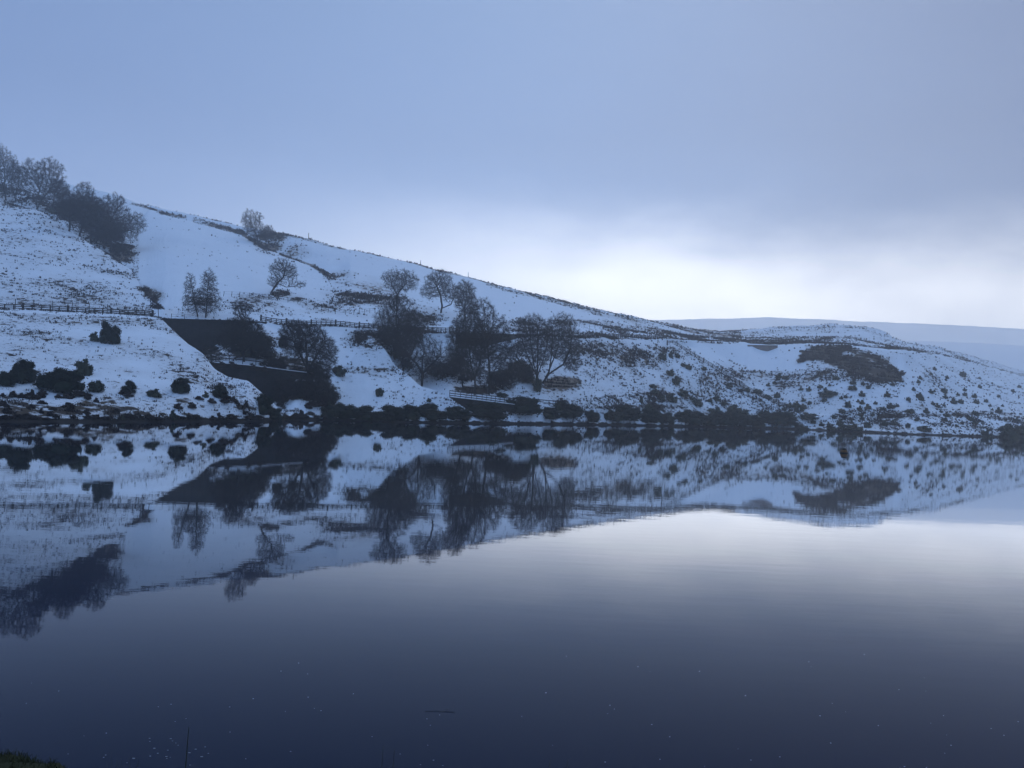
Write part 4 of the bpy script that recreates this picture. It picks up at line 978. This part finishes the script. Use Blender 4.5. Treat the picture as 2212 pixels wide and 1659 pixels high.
for a in [(1400, 889, 18, 19, 'small conical shrub above the second shoreline row'), (1546, 900, 38, 24, 'left of the two big upper shrubs behind the second shoreline row'),
          (1587, 898, 38, 28, 'right of the two big upper shrubs behind the second shoreline row'), (1609, 894, 20, 12, 'small shrub touching the right of the upper pair'),
          (1431, 777, 22, 20, 'highest olive shrub on the slope near the corner of the fences'), (1449, 772, 12, 15, 'narrow shrub between two others near the fence corner'),
          (1463, 773, 12, 12, 'small round shrub nearest the top of the diagonal fence'), (1487, 798, 18, 14, 'shrub on the upper slope beside the diagonal fence'),
          (1475, 792, 12, 10, 'very small shrub left of the one beside the diagonal fence'), (1447, 811, 22, 15, 'flat dark shrub above the conical dark one'),
          (1460, 831, 22, 22, 'dark conical shrub in the middle of the right slope'), (1520, 800, 14, 10, 'small pale shrub close under the diagonal fence'),
          (1413, 851, 24, 13, 'shrub above the long clump on the right slope'), (1411, 838, 22, 10, 'low spread shrub left of the conical dark one'),
          (1428, 866, 22, 16, 'left part of the long clump of shrubs on the right slope'), (1450, 868, 32, 22, 'main dark shrub of the long clump on the right slope'),
          (1474, 856, 34, 18, 'shrub behind and right of the long clump'), (1494, 864, 14, 10, 'small shrub at the right end of the long clump'),
          (1507, 877, 28, 17, 'shrub alone below the right end of the long clump'), (1534, 869, 12, 10, 'small shrub left of the rounded pair under the fence'),
          (1547, 865, 18, 13, 'rounded shrub halfway between long clump and fence'), (1562, 876, 14, 11, 'small shrub just below the rounded one near the fence'),
          (1575, 836, 18, 12, 'brown shrub touching the diagonal fence halfway down'), (1613, 846, 16, 11, 'shrub on the diagonal fence line at the valley mouth'),
          (1637, 850, 24, 12, 'shrub beyond the fence at the mouth of the side valley'), (1658, 862, 20, 12, 'brown shrub beyond the lower part of the fence'),
          (1675, 902, 26, 13, 'shrub on open snow above the last shoreline dome'), (1385, 870, 10, 14, 'thin upright shrub left of the wall line'),
          (1292, 905, 9, 8, 'tiny shrub above the gap of the shoreline row'), (1318, 890, 10, 9, 'tiny shrub on the wall line near the short railing'),
          (1206, 891, 22, 28, 'shrub growing in front of the short railing'), (1185, 898, 12, 10, 'tiny shrub left below the short railing'), (1658, 893, 12, 8, 'tiny shrub left of the open snow shrub')]:
    shrub(*a, kind=MID, group=RS)
RH = 'shrubs on the right hand hill'
for a in [(1731, 928, 34, 13, 'low shrub at the shore right of the last big dome'), (1796, 929, 24, 15, 'left shrub of the shore cluster under the right hill'), (1818, 928, 22, 20, 'middle shrub of the shore cluster under the right hill'),
          (1843, 930, 48, 17, 'widest shrub of the shore cluster under the right hill'), (2131, 949, 30, 25, 'round dark shrub at the shore near the right picture edge'),
          (2185, 950, 60, 40, 'big shrub cut by the right picture edge'), (2225, 952, 60, 46, 'tallest shrub just outside the right picture edge'), (1762, 757, 18, 12, 'green bush on top of the dark heather patch'),
          (1832, 880, 18, 16, 'small upright bush in the middle of the right hill'), (1819, 892, 18, 11, 'shrub just below the small upright bush of the right hill'),
          (1720, 881, 22, 12, 'shrub where the diagonal fence meets the right hill'), (1745, 905, 46, 16, 'broad low shrub at the foot of the right hill by the fence end'),
          (1788, 857, 48, 16, 'long flat shrub below the heather patch'), (1842, 842, 24, 11, 'shrub under the bright snow edge of the heather patch'),
          (1806, 820, 20, 10, 'shrub left below the heather patch'), (1910, 920, 14, 13, 'small shrub near the shore, left of two alike'), (1961, 924, 13, 12, 'small shrub near the shore, right of two alike'),
          (1997, 932, 36, 14, 'dark shrub on the low ridge by the right hand shore'), (2040, 910, 16, 10, 'shrub at the left end of the dark line on the far right slope'),
          (1907, 886, 18, 9, 'low shrub on open snow in the centre of the right hill'), (1965, 892, 24, 11, 'pair lobed shrub right of the hill centre'), (1860, 898, 16, 9, 'little shrub between hill centre and shore cluster'),
          (1770, 838, 12, 9, 'tiny shrub left end of the long flat shrub'), (1700, 820, 14, 9, 'small shrub in the hollow left of the heather patch'), (1680, 822, 12, 9, 'small shrub furthest up the hollow of the side valley')]:
    shrub(*a, kind=MID, group=RH)
G2 = 'small shrubs dotted over the misty right hillside'; k = 0; rp = random.Random(21)
while k < 110:
    u = rp.uniform(1640, 2215); v_ = rp.uniform(790, 925)
    if v_ < 780 + (u - 1950) * .22 or (u < 1760 and v_ < 815): continue
    if 1700 < u < 1960 and v_ < 830: continue
    s = rp.choice([6, 7, 8, 9, 11, 13]); shrub(u, v_, s * 1.3, s, 'small dark shrub, one of many dotted over the misty right hillside', SMALL, group=G2); k += 1
G3 = 'heather clumps on the left shore'
rp = random.Random(5)
for i in range(46):
    u = rp.choice([rp.uniform(0, 95), rp.uniform(110, 210), rp.uniform(210, 560)]); v_ = 858 + rp.gauss(0, 4) + max(0, (u - 380)) * .10 if rp.random() < .7 else rp.uniform(872, 902)
    shrub(u, v_, rp.uniform(12, 32), rp.uniform(7, 15), 'low dark brown heather clump along the snowy ledge above the left shore', HEA, 'heather_clump', 'heather', G3)
G6 = 'heather clumps along the left waterline'
for i in range(60):
    u = rp.uniform(-5, 600) if i < 44 else rp.uniform(600, 705); d = ray(u, hv(u)); yy = shoreY(u) + rp.uniform(.5, 1.4); p = Vector((d.x / d.y * yy, yy, 0)); p.z = drop(p.x, p.y) - .1
    sc = p.y / F; o = obj('heather_clump', rb.choice(HEA)); o.location = p; W = rp.uniform(10, 34) * sc; o.scale = (W, W * .7, rp.uniform(4, 10) * sc); o.rotation_euler.z = rp.uniform(0, 6)
    tag(o, 'low dark heather clump hanging over the waterline of the left bank', 'heather', G6)
G4 = 'bramble clumps in the first gully'
for i in range(16):
    u = rp.uniform(600, 720); v_ = rp.uniform(842, 900)
    shrub(u, v_, rp.uniform(16, 30), rp.uniform(8, 16), 'dark bramble clump at the foot of the first gully', HEA, 'bramble_clump', 'bramble', G4)
for a in [(1000, 822, 26, 16, 'reddish brown shrub left of the slender tree behind the footbridge'), (1084, 857, 30, 11, 'dark spreading shrub right behind the footbridge railing'),
          (1092, 818, 36, 22, 'dark ivy mound between the thick trunked and many stemmed trees'), (1142, 826, 34, 20, 'ivy mound at the foot of the many stemmed tree'), (1160, 845, 24, 34, 'ivy clad stump at the base of the many stemmed tree'),
          (530, 770, 60, 22, 'dark bramble mound around the foot of the dense gully tree'), (560, 740, 30, 16, 'holly bush right of the dense gully tree'), (148, 470, 60, 34, 'dark evergreen thicket between the upper left gully trees'),
          (120, 462, 36, 22, 'smaller evergreen thicket left in the upper left gully'), (862, 772, 50, 30, 'dark ivy mound under the domed gully tree'), (880, 795, 30, 24, 'ivy mound at the bank edge under the leaning dark tree'),
          (318, 628, 24, 8, 'dark heathery rock clump at the end of the upper left gully'), (338, 664, 13, 7, 'brown shrub by the track where the upper gully ends')]:
    shrub(*a, kind=HEA if 'brown' in a[4] or 'heath' in a[4] else MID)
rp2 = random.Random(9)
for i in range(9):
    u = rp2.uniform(445, 660); w_ = pl((430, 778), (541, 787), (624, 798), (690, 806))(u); yy = pl((430, 165.8), (690, 177))(u); p = at(u, w_ + rp2.uniform(2, 8), yy)
    o = obj('heather_clump', rb.choice(HEA)); W = rp2.uniform(1.2, 3.2); o.location = (p.x, yy - .1, p.z - .5); o.scale = (W, .8, rp2.uniform(.5, 1.1)); o.rotation_euler.z = rp2.uniform(-.3, .3)
    tag(o, 'dark plant clump hanging from the snowy top of the lower gully wall', 'heather', 'plant clumps on the lower gully wall')
G5 = 'low bushes in the heather patch of the right hill'
for i in range(40):
    while True:
        u = rp.uniform(1715, 1950); v_ = rp.uniform(748, 828)
        if inpoly(np.array([u]), np.array([v_ - 3.0]), poly)[0]: break
    shrub(u, v_, rp.uniform(14, 30), rp.uniform(6, 11), 'low dark bush in the heather patch of the right hill', HEA, 'heather_bush', 'heather', G5)

# ------------------------------------------------------------------ countless tufts poking through the snow
rs = np.random.RandomState(77)
vis = (rowid > 1.6) & (rowid < 16.4) & (pu > -15) & (pu < 2225)
wgt = np.where(vis, (S ** 1.6) * (1 + 2.5 * np.clip(wob, -.3, .4)), 0); wgt[wgt < 0] = 0
wgt *= np.clip(P[:, 1] / 200, .5, 2); wgt[rowid > 13] *= .45
cnt = 60000
pick = rs.choice(len(P), cnt, p=wgt / wgt.sum())
c0 = P[pick] + rs.normal(size=(cnt, 3)) * np.array((.35, .35, 0)); hs = rs.uniform(.12, .42, cnt) * np.clip(P[pick, 1] / 200, .7, 1.8) * (.6 + .5 * S[pick])
nb = 5
cen = np.repeat(c0, nb, 0) + rs.normal(size=(cnt * nb, 3)) * np.array((.16, .16, 0)); hh = np.repeat(hs, nb) * rs.uniform(.6, 1.3, cnt * nb)
a = rs.uniform(0, 6.28, cnt * nb); wd = hh * .42
sd_ = np.stack([np.cos(a) * wd, np.sin(a) * wd, 0 * a], -1); top = np.stack([rs.normal(0, .3, cnt * nb) * hh, rs.normal(0, .3, cnt * nb) * hh, hh], -1)
lo = np.array((0, 0, -.15))
V = np.stack([cen - sd_ + lo, cen + sd_ + lo, cen + top], 1).reshape(-1, 3)
T = np.arange(cnt * nb)[:, None] * 3 + np.array([[0, 1, 2]])
tag(obj('heather_tufts', build_mesh('heather_tufts', V, [T], [heath])), 'dark tufts of heather and grass poking through the snow', 'heather', kind='stuff')

# ------------------------------------------------------------------ haze
hz = bpy.data.materials.new('cold mist'); hz.use_nodes = True; t = hz.node_tree
for n_ in list(t.nodes): t.nodes.remove(n_)
o_ = t.nodes.new('ShaderNodeOutputMaterial'); pv_ = t.nodes.new('ShaderNodeVolumePrincipled')
pv_.inputs['Color'].default_value = (.90, .94, .99, 1); pv_.inputs['Density'].default_value = HAZE_DENSITY; pv_.inputs['Anisotropy'].default_value = .7
t.links.new(pv_.outputs[0], o_.inputs['Volume'])
zt = max(P[:, 2].max() + 25, 300)
mb = MB(); mb.box((300, 1320, (zt - 3) / 2), (5600, 2900, zt + 3))
tag(obj('haze', mb.mesh('haze', [hz])), 'thin cold mist over the whole valley', kind='stuff')
print('trees', len(TREES), 'zmax', P[:, 2].max(), 'zmin', P[:, 2].min())
